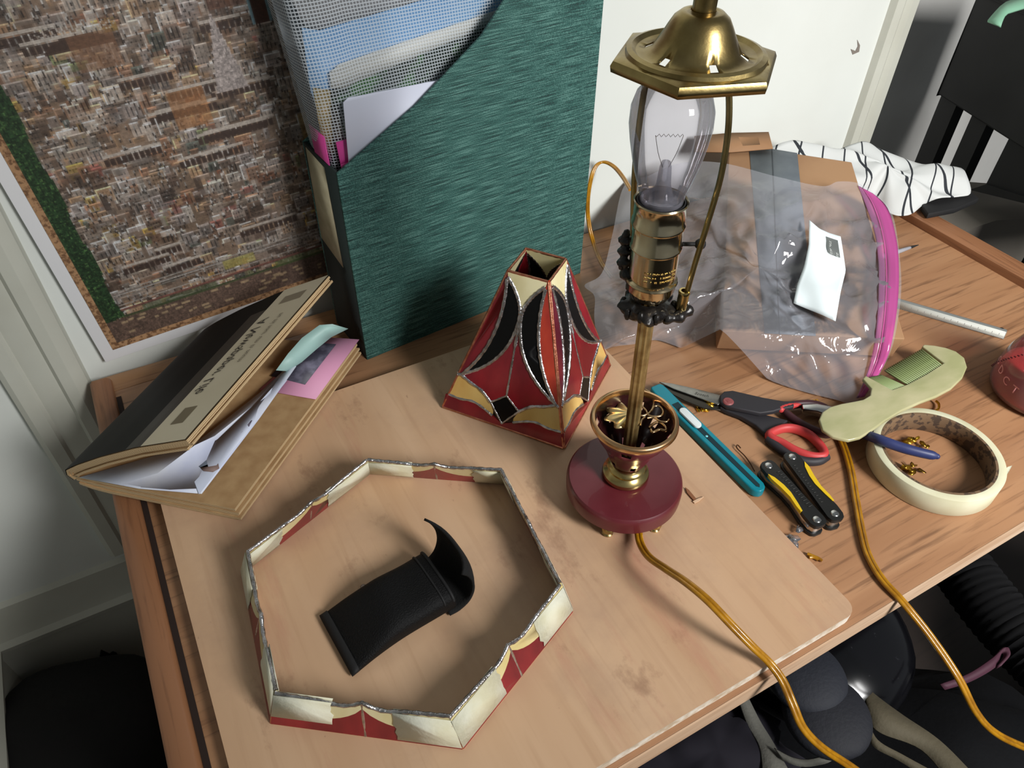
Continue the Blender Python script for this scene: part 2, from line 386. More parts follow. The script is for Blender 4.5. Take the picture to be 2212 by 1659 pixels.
for (ty, tx, th, tw) in ((168, 150, 50, 22), (250, 196, 44, 16), (120, 214, 30, 18)):      # pale towers
    for q in range(th):
        hw_ = int(tw*(1-q/th)/2+1); img[ty+q, tx-hw_:tx+hw_] = np.array((150, 140, 136))*(.75+.5*rs.rand(2*hw_)[:, None])
for q in range(-22, 23):      # a dark hall under a fan of pale spokes
    hh = int(9*math.sqrt(max(0, 1-(q/22)**2))); img[214:214+hh, 66+q] = (62, 46, 38)
    if q % 3 == 0:
        for r_2 in range(11, 17): img[214+int(r_2*math.cos(q/26)), 66+int(q*r_2/13)] = (176, 170, 162)
img[228:231, 176:190] = (110, 142, 152); img[206:231, 176:178] = (110, 142, 152); img[206:231, 188:190] = (110, 142, 152); img[206:228, 178:188] = (74, 48, 38)
for q in range(-9, 10): img[196:196+int(8*math.sqrt(1-(q/10)**2))+1, 200+q] = (136, 132, 130)
rect(60, 88, 200, 222, (120, 84, 60)); rect(105, 130, 150, 176, (150, 100, 60)); rect(150, 175, 220, 240, (84, 50, 36)); rect(190, 210, 120, 140, (140, 110, 60))
# green hedge down the left side, grey stone terraces and market rows along the bottom
edge = 14+8*soft(20)[:, 0]; hd = np.clip((nz_-yy)/nz_, 0, 1)
for y in range(nz_):
    e = int(6+14*soft(1)[0, 0]*0+3*(1+math.sin(y*.11))*.5+7*(y > 20))
    img[y, :e] = np.array((30, 50, 28))*(.6+.9*rs.rand(e)[:, None])+(rs.rand(e)[:, None] > .9)*np.array((40, 48, 26))
for y in range(0, 20): img[y] = np.array((88, 70, 60))*(.75+.5*rs.rand(nx)[:, None])
for k in range(70): x = rs.randint(5, nx-8); y = rs.randint(4, 18); img[y:y+2, x:x+rs.randint(3, 8)] = (150, 128, 100)
for y, c in ((20, (70, 74, 48)), (21, (52, 60, 40)), (26, (96, 66, 58)), (27, (120, 76, 66)), (31, (148, 140, 132)), (38, (120, 112, 104)), (40, (158, 152, 146)), (41, (110, 100, 92)), (43, (150, 144, 136))): img[y, 14:] = np.array(c)*(.85+.25*rs.rand(nx-14)[:, None])
rect(100, 126, 33, 41, (150, 140, 60)); rect(140, 180, 20, 26, (70, 84, 44)); rect(30, 90, 20, 26, (60, 70, 44))
img = img*(.88+.24*rs.rand(nz_, nx, 1)); bl_ = (np.roll(img, 1, 0)+np.roll(img, -1, 0)+np.roll(img, 1, 1)+np.roll(img, -1, 1))/4; img = np.clip((img*.62+bl_*.38)*.93+2, 0, 225)
x0, x1, z0, z1 = m0+b0, PW-m0-b0, m0+b0, PH-m0-b0
vs = [(x0+(x1-x0)*i/nx, -.0016, z0+(z1-z0)*j/nz_) for j in range(nz_+1) for i in range(nx+1)]
fs = [(j*(nx+1)+i, j*(nx+1)+i+1, (j+1)*(nx+1)+i+1, (j+1)*(nx+1)+i) for j in range(nz_) for i in range(nx)]
me = bpy.data.meshes.new('printed_picture'); me.from_pydata(vs, [], fs)
ca = me.color_attributes.new('Col', 'FLOAT_COLOR', 'CORNER')
lc = img.reshape(-1, 3)/255.; lc = np.where(lc <= .04045, lc/12.92, ((lc+.055)/1.055)**2.4)
ca.data.foreach_set('color', np.repeat(np.concatenate([lc, np.ones((len(lc), 1))], 1), 4, axis=0).ravel().astype(np.float32))
mp_, nt, b = newmat('printed_collage'); at_ = nt.nodes.new('ShaderNodeVertexColor'); at_.layer_name = 'Col'; nt.links.new(at_.outputs[0], b.inputs['Base Color']); b.inputs['Roughness'].default_value = .5
me.materials.append(mp_); o = bpy.data.objects.new('printed_picture', me); COL.objects.link(o); o.parent = post; ORG[o.name] = pc
mb = MB()
for a0, a1, c0, c1 in ((m0, PW-m0, m0, m0+b0), (m0, PW-m0, PH-m0-b0, PH-m0), (m0, m0+b0, m0+b0, PH-m0-b0), (PW-m0-b0, PW-m0, m0+b0, PH-m0-b0)): mb.bb(a0, a1, -.0017, -.0005, c0, c1)
mb.v = local(mb.v); mb.build('ornate_border', M('ornate_border', (158, 122, 88), .6, nz=(260, (104, 74, 50), .45, .6)), post)

# ================================================================== magazine file
fA = V(.177, .674, 0); fB = V(.499, .707, 0); fd = (fB-fA).normalized(); fn = V(-fd.y, fd.x, 0); TH = .003; DP = .085
m_cloth, nt, b = newmat('green_book_cloth'); b.inputs['Roughness'].default_value = .8
tc = nt.nodes.new('ShaderNodeTexCoord'); mp = nt.nodes.new('ShaderNodeMapping'); mp.inputs['Rotation'].default_value = (0, 0, -.1); nt.links.new(tc.outputs['Object'], mp.inputs[0])
def stretched(sc, src=mp, s_=1):
    a = nt.nodes.new('ShaderNodeMapping'); a.inputs['Scale'].default_value = sc; nt.links.new(src.outputs[0], a.inputs[0])
    n = nt.nodes.new('ShaderNodeTexNoise'); n.inputs['Scale'].default_value = s_; n.inputs['Detail'].default_value = 3; nt.links.new(a.outputs[0], n.inputs['Vector']); return n
h1 = stretched((28, 28, 900)); h2 = stretched((1300, 1300, 800)); h3 = stretched((8, 8, 16))
ad = nt.nodes.new('ShaderNodeMath'); ad.operation = 'MULTIPLY_ADD'; ad.inputs[1].default_value = .7; nt.links.new(h1.outputs[0], ad.inputs[0]); 
a2 = nt.nodes.new('ShaderNodeMath'); a2.operation = 'MULTIPLY'; a2.inputs[1].default_value = .45; nt.links.new(h2.outputs[0], a2.inputs[0]); nt.links.new(a2.outputs[0], ad.inputs[2])
cr = nt.nodes.new('ShaderNodeValToRGB'); nt.links.new(ad.outputs[0], cr.inputs[0])
cr.color_ramp.elements[0].position = .44; cr.color_ramp.elements[0].color = lin((16, 44, 42)); cr.color_ramp.elements[1].position = .70; cr.color_ramp.elements[1].color = lin((84, 124, 116))
e = cr.color_ramp.elements.new(.57); e.color = lin((34, 80, 74))
nt.links.new(cr.outputs[0], b.inputs['Base Color'])
bp = nt.nodes.new('ShaderNodeBump'); bp.inputs['Strength'].default_value = .25; bp.inputs['Distance'].default_value = .0006; nt.links.new(ad.outputs[0], bp.inputs['Height']); nt.links.new(bp.outputs[0], b.inputs['Normal'])
m_darkcloth = M('dark_spine_cloth', (22, 34, 32), .75, bump=(500, .3))
fl = thing('magazine_file', 'tall green cloth magazine file standing behind the drawing board', 'magazine file', (fA+fB)/2)
L_ = (fB-fA).length
def side(off, t):
    P2 = [(0, 0), (L_, 0), (L_, .44), (.262, .44), (0.0, .242)]
    cut = []
    # the cut edge runs straight then curves up
    P2 = [(0, 0), (L_, 0), (L_, .445), (.262, .445), (.203, .375), (.170, .340), (.093, .289), (0, .242)]
    return [fA+fd*u+V(0, 0, z)+fn*off for u, z in P2]
mb = MB(); mb.prism(side(0, 0), fn*TH); mb.build('front_side', m_cloth, fl, smooth=None, bevel=.0006)
mb = MB(); mb.prism(side(DP-TH, 0), fn*TH); mb.build('back_side', m_cloth, fl, smooth=None)
mb = MB(); mb.prism([fA+fn*TH, fA+fn*(DP-TH), fA+fn*(DP-TH)+V(0, 0, .242), fA+fn*TH+V(0, 0, .242)], fd*TH); mb.build('spine', m_darkcloth, fl, smooth=None)
mb = MB(); mb.prism([fA+fn*TH+fd*(L_-TH), fA+fn*(DP-TH)+fd*(L_-TH), fA+fn*(DP-TH)+fd*(L_-TH)+V(0, 0, .445), fA+fn*TH+fd*(L_-TH)+V(0, 0, .445)], fd*TH); mb.build('back_edge', m_cloth, fl, smooth=None)
mb = MB(); mb.prism([fA+fn*TH+fd*TH, fA+fn*(DP-TH)+fd*TH, fA+fn*(DP-TH)+fd*(L_-TH), fA+fn*TH+fd*(L_-TH)], (0, 0, .003)); mb.build('base', m_darkcloth, fl, smooth=None)
lp = [onp(x, y, fA-fd*.0006, fd) for x, y in ((660, 318), (700, 362), (741, 578), (694, 513))]
mb = MB(); mb.prism(lp, fd*.0005); mb.build('paper_label', M('aged_label', (176, 168, 140), .8, nz=(60, (158, 150, 122))), fl, smooth=None)['label'] = 'aged paper spine label'

# pouch of mesh-reinforced vinyl with papers in it, standing in the file
qo = fA+fn*.028
def Q(px, py, off=0.0): return onp(px, py, fA+fn*(.024+off), fn)
m_mesh, nt, b = newmat('mesh_vinyl'); nt.nodes.remove(b)
tc = nt.nodes.new('ShaderNodeTexCoord'); sp = nt.nodes.new('ShaderNodeSeparateXYZ'); nt.links.new(tc.outputs['UV'], sp.inputs[0])
def thread(axis, per, wd):
    a = nt.nodes.new('ShaderNodeMath'); a.operation = 'DIVIDE'; a.inputs[1].default_value = per; nt.links.new(sp.outputs[axis], a.inputs[0])
    f_ = nt.nodes.new('ShaderNodeMath'); f_.operation = 'FRACT'; nt.links.new(a.outputs[0], f_.inputs[0])
    l = nt.nodes.new('ShaderNodeMath'); l.operation = 'LESS_THAN'; l.inputs[1].default_value = wd; nt.links.new(f_.outputs[0], l.inputs[0]); return l
ta, tb = thread(0, .0031, .26), thread(1, .0031, .34)
mxm = nt.nodes.new('ShaderNodeMath'); mxm.operation = 'MAXIMUM'; nt.links.new(ta.outputs[0], mxm.inputs[0]); nt.links.new(tb.outputs[0], mxm.inputs[1])
dfs = nt.nodes.new('ShaderNodeBsdfDiffuse'); dfs.inputs[0].default_value = lin((206, 214, 220))
trn = nt.nodes.new('ShaderNodeBsdfTransparent'); trn.inputs[0].default_value = (.93, .94, .95, 1); glo = nt.nodes.new('ShaderNodeBsdfGlossy'); glo.inputs['Roughness'].default_value = .25
g1 = nt.nodes.new('ShaderNodeMixShader'); g1.inputs[0].default_value = .07; nt.links.new(trn.outputs[0], g1.inputs[1]); nt.links.new(glo.outputs[0], g1.inputs[2])
g2 = nt.nodes.new('ShaderNodeMixShader'); mm = nt.nodes.new('ShaderNodeMath'); mm.operation = 'MULTIPLY'; mm.inputs[1].default_value = .55
nt.links.new(mxm.outputs[0], mm.inputs[0]); nt.links.new(mm.outputs[0], g2.inputs[0]); nt.links.new(g1.outputs[0], g2.inputs[1]); nt.links.new(dfs.outputs[0], g2.inputs[2]); nt.links.new(g2.outputs[0], nt.nodes['Material Output'].inputs[0])
def uvgrid(name, nu, nv, fn_, mat, parent, lab=None):
    """a bent sheet with metric UVs"""
    P = [[Vector(fn_(i/(nu-1), j/(nv-1))) for i in range(nu)] for j in range(nv)]
    us = [0]
    for i in range(1, nu): us.append(us[-1]+(P[nv//2][i]-P[nv//2][i-1]).length)
    vv = [0]
    for j in range(1, nv): vv.append(vv[-1]+(P[j][nu//2]-P[j-1][nu//2]).length)
    org = ORG[parent.name]; me = bpy.data.meshes.new(name)
    me.from_pydata([tuple(P[j][i]-org) for j in range(nv) for i in range(nu)], [], [(j*nu+i, j*nu+i+1, (j+1)*nu+i+1, (j+1)*nu+i) for j in range(nv-1) for i in range(nu-1)])
    uv = me.uv_layers.new(name='UVMap')
    for li, l in enumerate(me.loops): uv.data[li].uv = (us[l.vertex_index % nu], vv[l.vertex_index//nu])
    me.materials.append(mat); me.polygons.foreach_set('use_smooth', [True]*len(me.polygons))
    o = bpy.data.objects.new(name, me); COL.objects.link(o); o.parent = parent; ORG[o.name] = org
    return o
bl = fA+fd*.008+V(0, 0, .245)
lean = V(-.10, 0, 0)
pou = thing('zip_pouch', 'clear mesh zipper pouch full of papers, standing inside the green file', 'pouch', fA+fd*.02+fn*.03+V(0, 0, .004))
def pouchpt(u, v):    # u along: rear-left corner -> left edge -> front face ; v up
    z = .20+.26*v; lx = .010-.030*(v**1.0)*1.0
    if u < .25:
        t = u/.25; p = fA+fd*(lx+.004*math.sin(t*PI/2))+fn*(.070-.046*t)
        p = fA+fd*(lx-.003*math.sin(t*PI)+.0*t)+fn*(.074-.052*t)
    else:
        t = (u-.25)/.75; p = fA+fd*(lx+(.30)*t)+fn*(.022-.004*math.sin(min(1, t*6)*PI))
    return p+V(0, 0, z)+fn*(.002*math.sin(v*9+u*5))
uvgrid('mesh_cover', 60, 40, pouchpt, m_mesh, pou)
uvgrid('back_cover', 10, 10, lambda u, v: fA+fd*(.014-.030*(v*.45-.19)/.26+.29*u)+fn*.074+V(0, 0, .01+.45*v), M('vinyl_back', (150, 156, 160), .4), pou)
mb = MB()
for z0, z1, off in ((.226, .266, .0150), (.205, .244, .0120)):
    mb.prism([fA+fd*.012+fn*off+V(0, 0, z0), fA+fd*.075+fn*off+V(0, 0, z0), fA+fd*.075+fn*off+V(0, 0, z1), fA+fd*.010+fn*off+V(0, 0, z1)], fn*.001)
mb.prism([fA+fd*.002+fn*.020+V(0, 0, .21), fA+fd*.002+fn*.055+V(0, 0, .21), fA+fd*.000+fn*.055+V(0, 0, .272), fA+fd*.000+fn*.020+V(0, 0, .272)], fd*.001)
mb.build('pink_zip', M('magenta_plastic', (196, 66, 140), .35), pou, smooth=None)
# sheets in the file: white card in front, papers behind the mesh
def sheet(name, label, cat, px, off, mat, th=.0012, group=None):
    P_ = [onp(x, y, fA+fn*off, fn) for x, y in px]
    mb = MB(); mb.prism(P_, fn*th); return tag(mb.build(name, mat, smooth=None), label, cat, group)
sheet('white_card', 'blank white card in the green file, in front of the mesh pouch', 'card', [(742, 222), (752, 212), (925, 178), (1010, 165), (1010, 420), (760, 420)], .008, M('white_paper_card', (206, 210, 226), .5))
G_ = 'papers inside the mesh pouch'
sheet('paper_sheet', 'light blue paper inside the mesh pouch, behind the others', 'paper', [(652, 60), (690, 66), (1120, -60), (1120, 300), (720, 300), (672, 200)], .034, M('blue_paper', (96, 150, 204), .5, nz=(7, (140, 178, 212), .3, .7)), group=G_)
sheet('paper_sheet', 'cream paper strip with straight edge inside the mesh pouch', 'paper', [(712, 158), (735, 138), (1080, 20), (1080, 45), (742, 190), (716, 192)], .029, M('cream_paper', (214, 212, 204), .5), group=G_)
mpic = M('leafy_print', (44, 52, 46), .5, nz=(26, (66, 112, 60), .5, .6))
sheet('printed_leaflet', 'dark leafy printed leaflet inside the mesh pouch', 'leaflet', [(716, 195), (742, 190), (1080, 45), (1080, 400), (724, 400)], .031, mpic, group=G_)
sheet('printed_leaflet', 'yellow and dark leaflet at the left edge inside the mesh pouch', 'leaflet', [(676, 190), (716, 195), (745, 330), (700, 330)], .033, M('yellow_print', (150, 130, 84), .5, nz=(20, (206, 160, 88), .5, .6)), group=G_)
sheet('paper_sheet', 'pale grey sheet sticking out at the top of the mesh pouch', 'paper', [(630, 0), (662, 60), (700, 60), (1060, -30), (1060, -120), (620, -80)], .038, M('grey_paper', (150, 152, 154), .5, nz=(5, (190, 188, 188))), group=G_)

# ================================================================== folded stack of newsprint magazines
S0 = V(-.142, .611, .020); FRp = V(-.014, .498, .020)
du = (FRp-S0).normalized(); dl = V(.190, .179, 0).normalized(); LL = .252; SPB = .225; WW = (FRp-S0).length+.001
def MP(u, l, z): return V(S0.x, S0.y, 0)+du*u+dl*l+V(0, 0, z)
mg = thing('magazine_stack', 'thick folded stack of newsprint magazines with a black cover at the desk corner', 'magazines', MP(.08, .12, BT))
m_news = M('newsprint', (178, 146, 104), .8, nz=(60, (160, 126, 86)))
m_newsedge, nt, b = newmat('newsprint_edges'); b.inputs['Roughness'].default_value = .9
tc = nt.nodes.new('ShaderNodeTexCoord'); wv = nt.nodes.new('ShaderNodeTexWave'); wv.wave_type = 'BANDS'; wv.bands_direction = 'Z'; wv.inputs['Scale'].default_value = 260; wv.inputs['Distortion'].default_value = 1.5; wv.inputs['Detail'].default_value = 3; wv.inputs['Detail Scale'].default_value = 1
nt.links.new(tc.outputs['Object'], wv.inputs[0]); cr = nt.nodes.new('ShaderNodeValToRGB'); nt.links.new(wv.outputs[0], cr.inputs[0]); nt.links.new(cr.outputs[0], b.inputs['Base Color'])
cr.color_ramp.elements[0].color = lin((122, 96, 66)); cr.color_ramp.elements[1].color = lin((206, 180, 138)); cr.color_ramp.elements[0].position = .1; cr.color_ramp.elements[1].position = .6
def section(top, bot, name, mats, lfun, parent=mg, l0=0.0):
    """solid between two (u, z) curves, swept along the length; lfun(u) = length at u"""
    n = len(top); mb = MB(); P = []
    for c in (top, bot): P += [MP(u, l0, z) for u, z in c]
    for c in (top, bot): P += [MP(u, lfun(u), z) for u, z in c]
    for i in range(n-1):
        mb.add([P[i], P[i+1], P[2*n+i+1], P[2*n+i]], [(0, 1, 2, 3)], 0)
        mb.add([P[n+i], P[n+i+1], P[3*n+i+1], P[3*n+i]], [(0, 1, 2, 3)], 0)
        mb.add([P[i], P[i+1], P[n+i+1], P[n+i]], [(0, 1, 2, 3)], 1)
        mb.add([P[2*n+i], P[2*n+i+1], P[3*n+i+1], P[3*n+i]], [(0, 1, 2, 3)], 1)
    for i in (0, n-1): mb.add([P[i], P[n+i], P[3*n+i], P[2*n+i]], [(0, 1, 2, 3)], 1)
    return mb.build(name, mats, parent, smooth=50)
lf = lambda u: SPB+(LL-SPB)*max(0, min(1, u/WW))
zb = BT+.0005
# lower half: six signatures, each a little narrower than the one beneath
for k in range(6):
    t0 = zb+k*.0031; t1 = t0+.0029; w = WW-(.004, .000, .0035, .001, .005, .003)[k]; s0 = .012-.0018*k
    cur = lambda z, ins: [(-ins*.0-.004+s0*.6, z+.006-.001*k), (.012, z+.002), (.03, z+.0002), (.07, z), (.11, z), (w, z)]
    section(cur(t1, 0), cur(t0, 0), 'lower_signature', [m_news, m_newsedge], lf, l0=(.0015, 0, .002, .001, .0025, .0005)[k])
ztop = zb+6*.0031
# upper half: signatures rising from the spine
up0 = [(-.002, .026), (-.007, .032), (-.005, .040), (.012, .052), (.045, .072), (.090, .096), (.135, .1155), (.1475, .1210)]
def offc(c, d):
    out = []
    for i, (u, z) in enumerate(c):
        a = c[max(0, i-1)]; b_ = c[min(len(c)-1, i+1)]; tx, tz = b_[0]-a[0], b_[1]-a[1]; l = math.hypot(tx, tz); out.append((u+tz/l*d, z-tx/l*d))
    return out
for k in range(4):
    d0 = .0005+k*.0028; c1 = offc(up0, d0); c2 = offc(up0, d0+.0025)
    if k: c1 = c1[:-1]+[(c1[-1][0]-.002*k*(k % 2), c1[-1][1]-.001*(k % 2)*k)]; c2 = c2[:-1]+[(c2[-1][0]-.002*k*(k % 2), c2[-1][1]-.001*(k % 2)*k)]
    section(c1, c2, 'upper_signature', [m_news, m_newsedge], lambda u: SPB+.030*max(0, min(1, u/.15)), l0=.0012*(k % 3))
# cover: black picture with a pale title strip along the opening edge
cv = offc(up0, -.0006)
def curve_at(c, s):
    ls = [0]
    for i in range(1, len(c)): ls.append(ls[-1]+math.hypot(c[i][0]-c[i-1][0], c[i][1]-c[i-1][1]))
    t = s*ls[-1]
    for i in range(1, len(c)):
        if t <= ls[i]+1e-12:
            k = (t-ls[i-1])/(ls[i]-ls[i-1]); return (c[i-1][0]+(c[i][0]-c[i-1][0])*k, c[i-1][1]+(c[i][1]-c[i-1][1])*k)
    return c[-1]
def coverpt(s, l, lift=0):
    u, z = curve_at(cv, s); return MP(u, l*(SPB+.030*max(0, min(1, u/.15))), z+lift)
def strip(name, s0, s1, l0, l1, mat, parent, lift=.0003, n=14):
    mb = MB(); mb.grid(n, 6, lambda a, b_: coverpt(s0+(s1-s0)*a, l0+(l1-l0)*b_, lift)); return mb.build(name, mat, parent, smooth=60)
m_cov = M('black_cover', (9, 9, 9), .6, spec=.2, nz=(9, (52, 46, 40), .60, .74), stretch=(1.5, .5, 1))
cov = strip('cover', 0, 1, 0, 1, m_cov, mg, 0, 24)
strip('grey_band', .60, .72, 0, .85, M('grey_band', (58, 52, 46), .5), cov)
strip('title_strip', .71, .998, 0, 1, M('title_strip', (224, 214, 188), .6, nz=(5, (208, 196, 166))), cov, .0005)['label'] = 'pale title strip'
strip('stamp_block', .79, .87, .10, .19, M('stamp_block', (128, 116, 92), .7), cov, .0008)
strip('stamp_block', .78, .92, .86, .92, M('stamp_block2', (150, 138, 116), .7), cov, .0008)
a = coverpt(.80, .76, .0012); b_ = coverpt(.80, .30, .0012); c_ = coverpt(.99, .76, .0012)
text('title_lettering', 'A Newspaper Life', M('ink', (60, 54, 48), .8), cov, a+(c_-a)*.02, b_-a, a-c_, .0165, shear=.35)
text('subtitle_lettering', 'nu mi nnur um in nuum', M('ink2', (108, 100, 86), .8), cov, a+(c_-a)*.50, b_-a, a-c_, .0085, shear=.2)
# loose papers tucked in the fold; each its own thing
zt = ztop+.0006
def flat(name, label, cat, pts, z, mat, th=.0005, group=None):
    P_ = [at(x, y, z) if not isinstance(z, (list, tuple)) else at(x, y, z[i]) for i, (x, y) in enumerate(pts)]
    mb = MB(); mb.prism(P_, (0, 0, th)); return tag(mb.build(name, mat, smooth=None), label, cat, group)
m_white = M('leaflet_white', (214, 220, 232), .5, nz=(14, (190, 198, 222), .4, .6))
flat('pink_card', 'pink card with a dark photograph, on the open magazine pages', 'card', [(560, 842), (682, 863), (776, 734), (690, 728)], zt+.0004, M('pink_card', (206, 146, 176), .6))
flat('photograph', 'dark misty photograph lying on the pink card', 'photograph', [(585, 812), (659, 831), (726, 744), (650, 738)], zt+.0012, M('dark_photo', (62, 60, 74), .5, nz=(45, (112, 110, 128), .45, .65)))
mb = MB(); TA = [(596, 800), (622, 764), (652, 730), (690, 702), (718, 700)]; TB = [(622, 802), (652, 782), (684, 754), (716, 728), (752, 710)]
mb.grid(5, 2, lambda a_, b2: at(*((TA if b2 < .5 else TB)[round(a_*4)]), zt+.004+(.016 if b2 < .5 else .0)+.008*a_*a_))
tag(mb.build('teal_paper', M('teal_paper', (150, 184, 178), .5), smooth=60, solid=.0004), 'pale teal paper curling under the raised magazine half', 'paper')
tag(flat('newspaper_cutting', '', 'x', [(172, 1032), (300, 1056), (436, 1067), (560, 905), (640, 792), (630, 785), (560, 850), (420, 960)], [zt+.004, zt+.0016, zt+.0016, zt+.003, zt+.004, zt+.006, zt+.008, zt+.008], m_white, .0006), 'white printed leaflet lying open in the magazine fold', 'leaflet')
m_w2 = M('leaflet_white2', (196, 204, 222), .5)
tag(flat('newspaper_cutting', '', 'x', [(400, 985), (430, 1068), (620, 822), (612, 805), (545, 880), (470, 950)], [.034, .0345, .0350, .038, .040, .038], m_w2, .0005), 'second white leaflet with a torn edge, on top of the first one', 'leaflet')
for (pp, c) in (([(395, 985), (415, 983), (468, 990), (450, 1008), (432, 1010)], (96, 104, 116)), ([(432, 1010), (470, 995), (474, 1012), (460, 1020), (440, 1018)], (128, 108, 102)), ([(506, 930), (528, 918), (524, 932), (510, 948)], (96, 76, 84)), ([(530, 912), (545, 908), (538, 922)], (96, 90, 104))):
    mb = MB(); mb.prism([at(x, y, .0365) for x, y in pp], (0, 0, .0002))
    o = mb.build('printed_mark', M('printed_mark', c, .6), bpy.data.objects['newspaper_cutting.001'], smooth=None)

# ================================================================== stained-glass pieces
def tape_outline(s0, s1, t0, t1, rag0=False, rag1=False, n=7):
    """a strip of tape with torn ends"""
    r = random.Random(int(abs(s0*1000)+abs(t0*77)+abs(s1)*991)); out = [(s0, t0)]
    out += [(s1, t0)]
    if rag1: out += [(s1+r.uniform(-.012, .012), t0+(t1-t0)*k/n) for k in range(1, n)]
    out += [(s1, t1), (s0, t1)]
    if rag0: out += [(s0+r.uniform(-.012, .012), t1-(t1-t0)*k/n) for k in range(1, n)]
    return out
class Panel:
    """flat glass panel: (s, t) -> 3D by bilinear corner map, thickness along the normal"""
    def __init__(self, bl, br, tr, tl, w0, w1):
        self.c = (bl, br, tr, tl); self.w0, self.w1 = w0, w1
        self.n = (br-bl).cross(tl-bl).normalized()       # outward
    def p(self, s, t, d=0):
        bl, br, tr, tl = self.c; o = (bl+br)/2; ot = (tl+tr)/2
        x = (br-bl).normalized(); W0 = (br-bl).length
        return o+(ot-o)*t+x*(s*W0)+self.n*d
    def hw(self, t):
        bl, br, tr, tl = self.c; return .5*((br-bl).length*(1-t)+(tr-tl).length*t)/(br-bl).length

# ---- tall pyramid lampshade
cen = V(.3185, .533, BT); ux = V(.596, -.803, 0); uy = V(.803, .596, 0); HB = .071; HT = .0212; ZT = .172
ctop = V(.3255, .5365, ZT)
shade = thing('glass_lampshade', 'tall four-sided stained glass lampshade in red, black and cream, standing on the board', 'lampshade', cen)
def sq(c, h): return [c+ux*(h*a)+uy*(h*b_) for a, b_ in ((-1, -1), (1, -1), (1, 1), (-1, 1))]
SB, ST = sq(cen+V(0, 0, .001), HB), sq(ctop, HT)
def bez(p0, p1, p2, n=8): return [((1-t)**2*p0[0]+2*t*(1-t)*p1[0]+t*t*p2[0], (1-t)**2*p0[1]+2*t*(1-t)*p1[1]+t*t*p2[1]) for t in [k/n for k in range(n+1)]]
hwt = HT/HB*.5
def mir(c): return [(-s, t) for s, t in c]
e_top = (-hwt, 1.0)
# curves on the left half, taken as mirror pairs
cOut = bez((-.145, .955), (-.10, .56), (-.375, .275), 10)      # outer edge of black crescent
cIn1 = bez((-.140, .965), (-.015, .86), (-.006, .76), 8)       # concave side of the cream triangle
cIn2 = bez((-.006, .76), (-.012, .44), (-.375, .275), 10)      # inner lower edge of black crescent
leafT = [(-.375, .265), (-.30, .235), (-.20, .205), (-.115, .147)]
leafB = [(-.462, .105), (-.36, .10), (-.27, .112), (-.19, .098), (-.085, .060)]
dia = [(-.115, .147), (0, .225), (.115, .147), (0, .028)]
def piece(mb, pn, outl, mi, d0=-.0013, d1=.0009): mb.prism([pn.p(s, t, d0) for s, t in outl], pn.n*(d1-d0), mi)
for k in range(4):
    pn = Panel(SB[k], SB[(k+1) % 4], ST[(k+1) % 4], ST[k], 1, 1)
    # panels are only tacked together: pull each one slightly off its neighbour
    off = pn.n*(.0012 if k in (0, 1) else .0004); pn.c = tuple(c+off for c in pn.c)
    g = MB()
    piece(g, pn, [(-hwt, 1), (hwt, 1)]+mir(cIn1)+cIn1[::-1], 3)                                   # cream triangle
    for sg in (1, -1):
        fm = (lambda c: c) if sg == 1 else mir
        piece(g, pn, fm(cOut+cIn2[::-1]+cIn1[::-1]), 0)                                           # black crescent
        side_ = [(-hwt, 1)]+cOut+[(-pn.hw(.27), .27)]
        piece(g, pn, fm(side_), (5 if (k, sg) == (0, -1) else (6 if k == 1 and sg == 1 else 1)))                                           # red side strip
        piece(g, pn, fm([(0, .70)]+bez((-.006, .70), (-.03, .44), (-.375, .268), 8)+leafT+[(0, .225)]), 2)   # red heart of the panel
        piece(g, pn, fm([(-pn.hw(.26), .26)]+leafT+[(-.085, .090)]+leafB[::-1]), 4)               # cream leaf
        piece(g, pn, fm([(-.5, .004)]+[(-.488, .10)]+leafB+[(0, .028), (0, .004)]), 1)              # red foot
    piece(g, pn, dia, 0)
    po = g.build('glass_panel', [m_gblack, m_gred, m_gred, m_gcream2, m_gcream, m_gorange, m_gpurple], shade, smooth=30)
    l = MB()
    def came(c, r=.0019):
        P_ = [pn.p(s, t, .0002) for s, t in c]; P_ = spl(P_, 3) if len(P_) > 2 else [P_[0].lerp(P_[1], q/6) for q in range(7)]
        rr_ = [r*(1+.16*math.sin(i*2.3+k)) for i in range(len(P_))]; l.tube(P_, rr_, 8)
    for fm in ((lambda c: c), mir):
        came(fm(cOut), .0022); came(fm(cIn1), .0022); came(fm(cIn2), .0021); came(fm(leafT), .0020); came(fm(leafB), .0017); came(fm([(-.115, .147), (0, .225)]), .0013); came(fm([(-.115, .147), (0, .028)]), .0013)
        came(fm([(-.375, .27), (-pn.hw(.262), .262)]), .0022)
    came([(0, .225), (-.002, .56)], .0014); came([(0, .56), (0, .77)], .0020)
    l.build('solder_lines', m_lead, po, smooth=60)
    cf = MB()
    def foil(a, b_, r=.0013): cf.tube([a.lerp(b_, q/14)+V(random.uniform(-1, 1), random.uniform(-1, 1), 0)*.00018 for q in range(15)], r, 8, sx=1.15)
    c0, c1, c2, c3 = [pn.p(s, t) for s, t in ((-.5, .004), (.5, .004), (hwt, 1), (-hwt, 1))]
    for a, b_ in ((c0, c1), (c1, c2), (c2, c3), (c3, c0)): foil(a, b_)
    cf.build('copper_edging', m_copper, po, smooth=60)

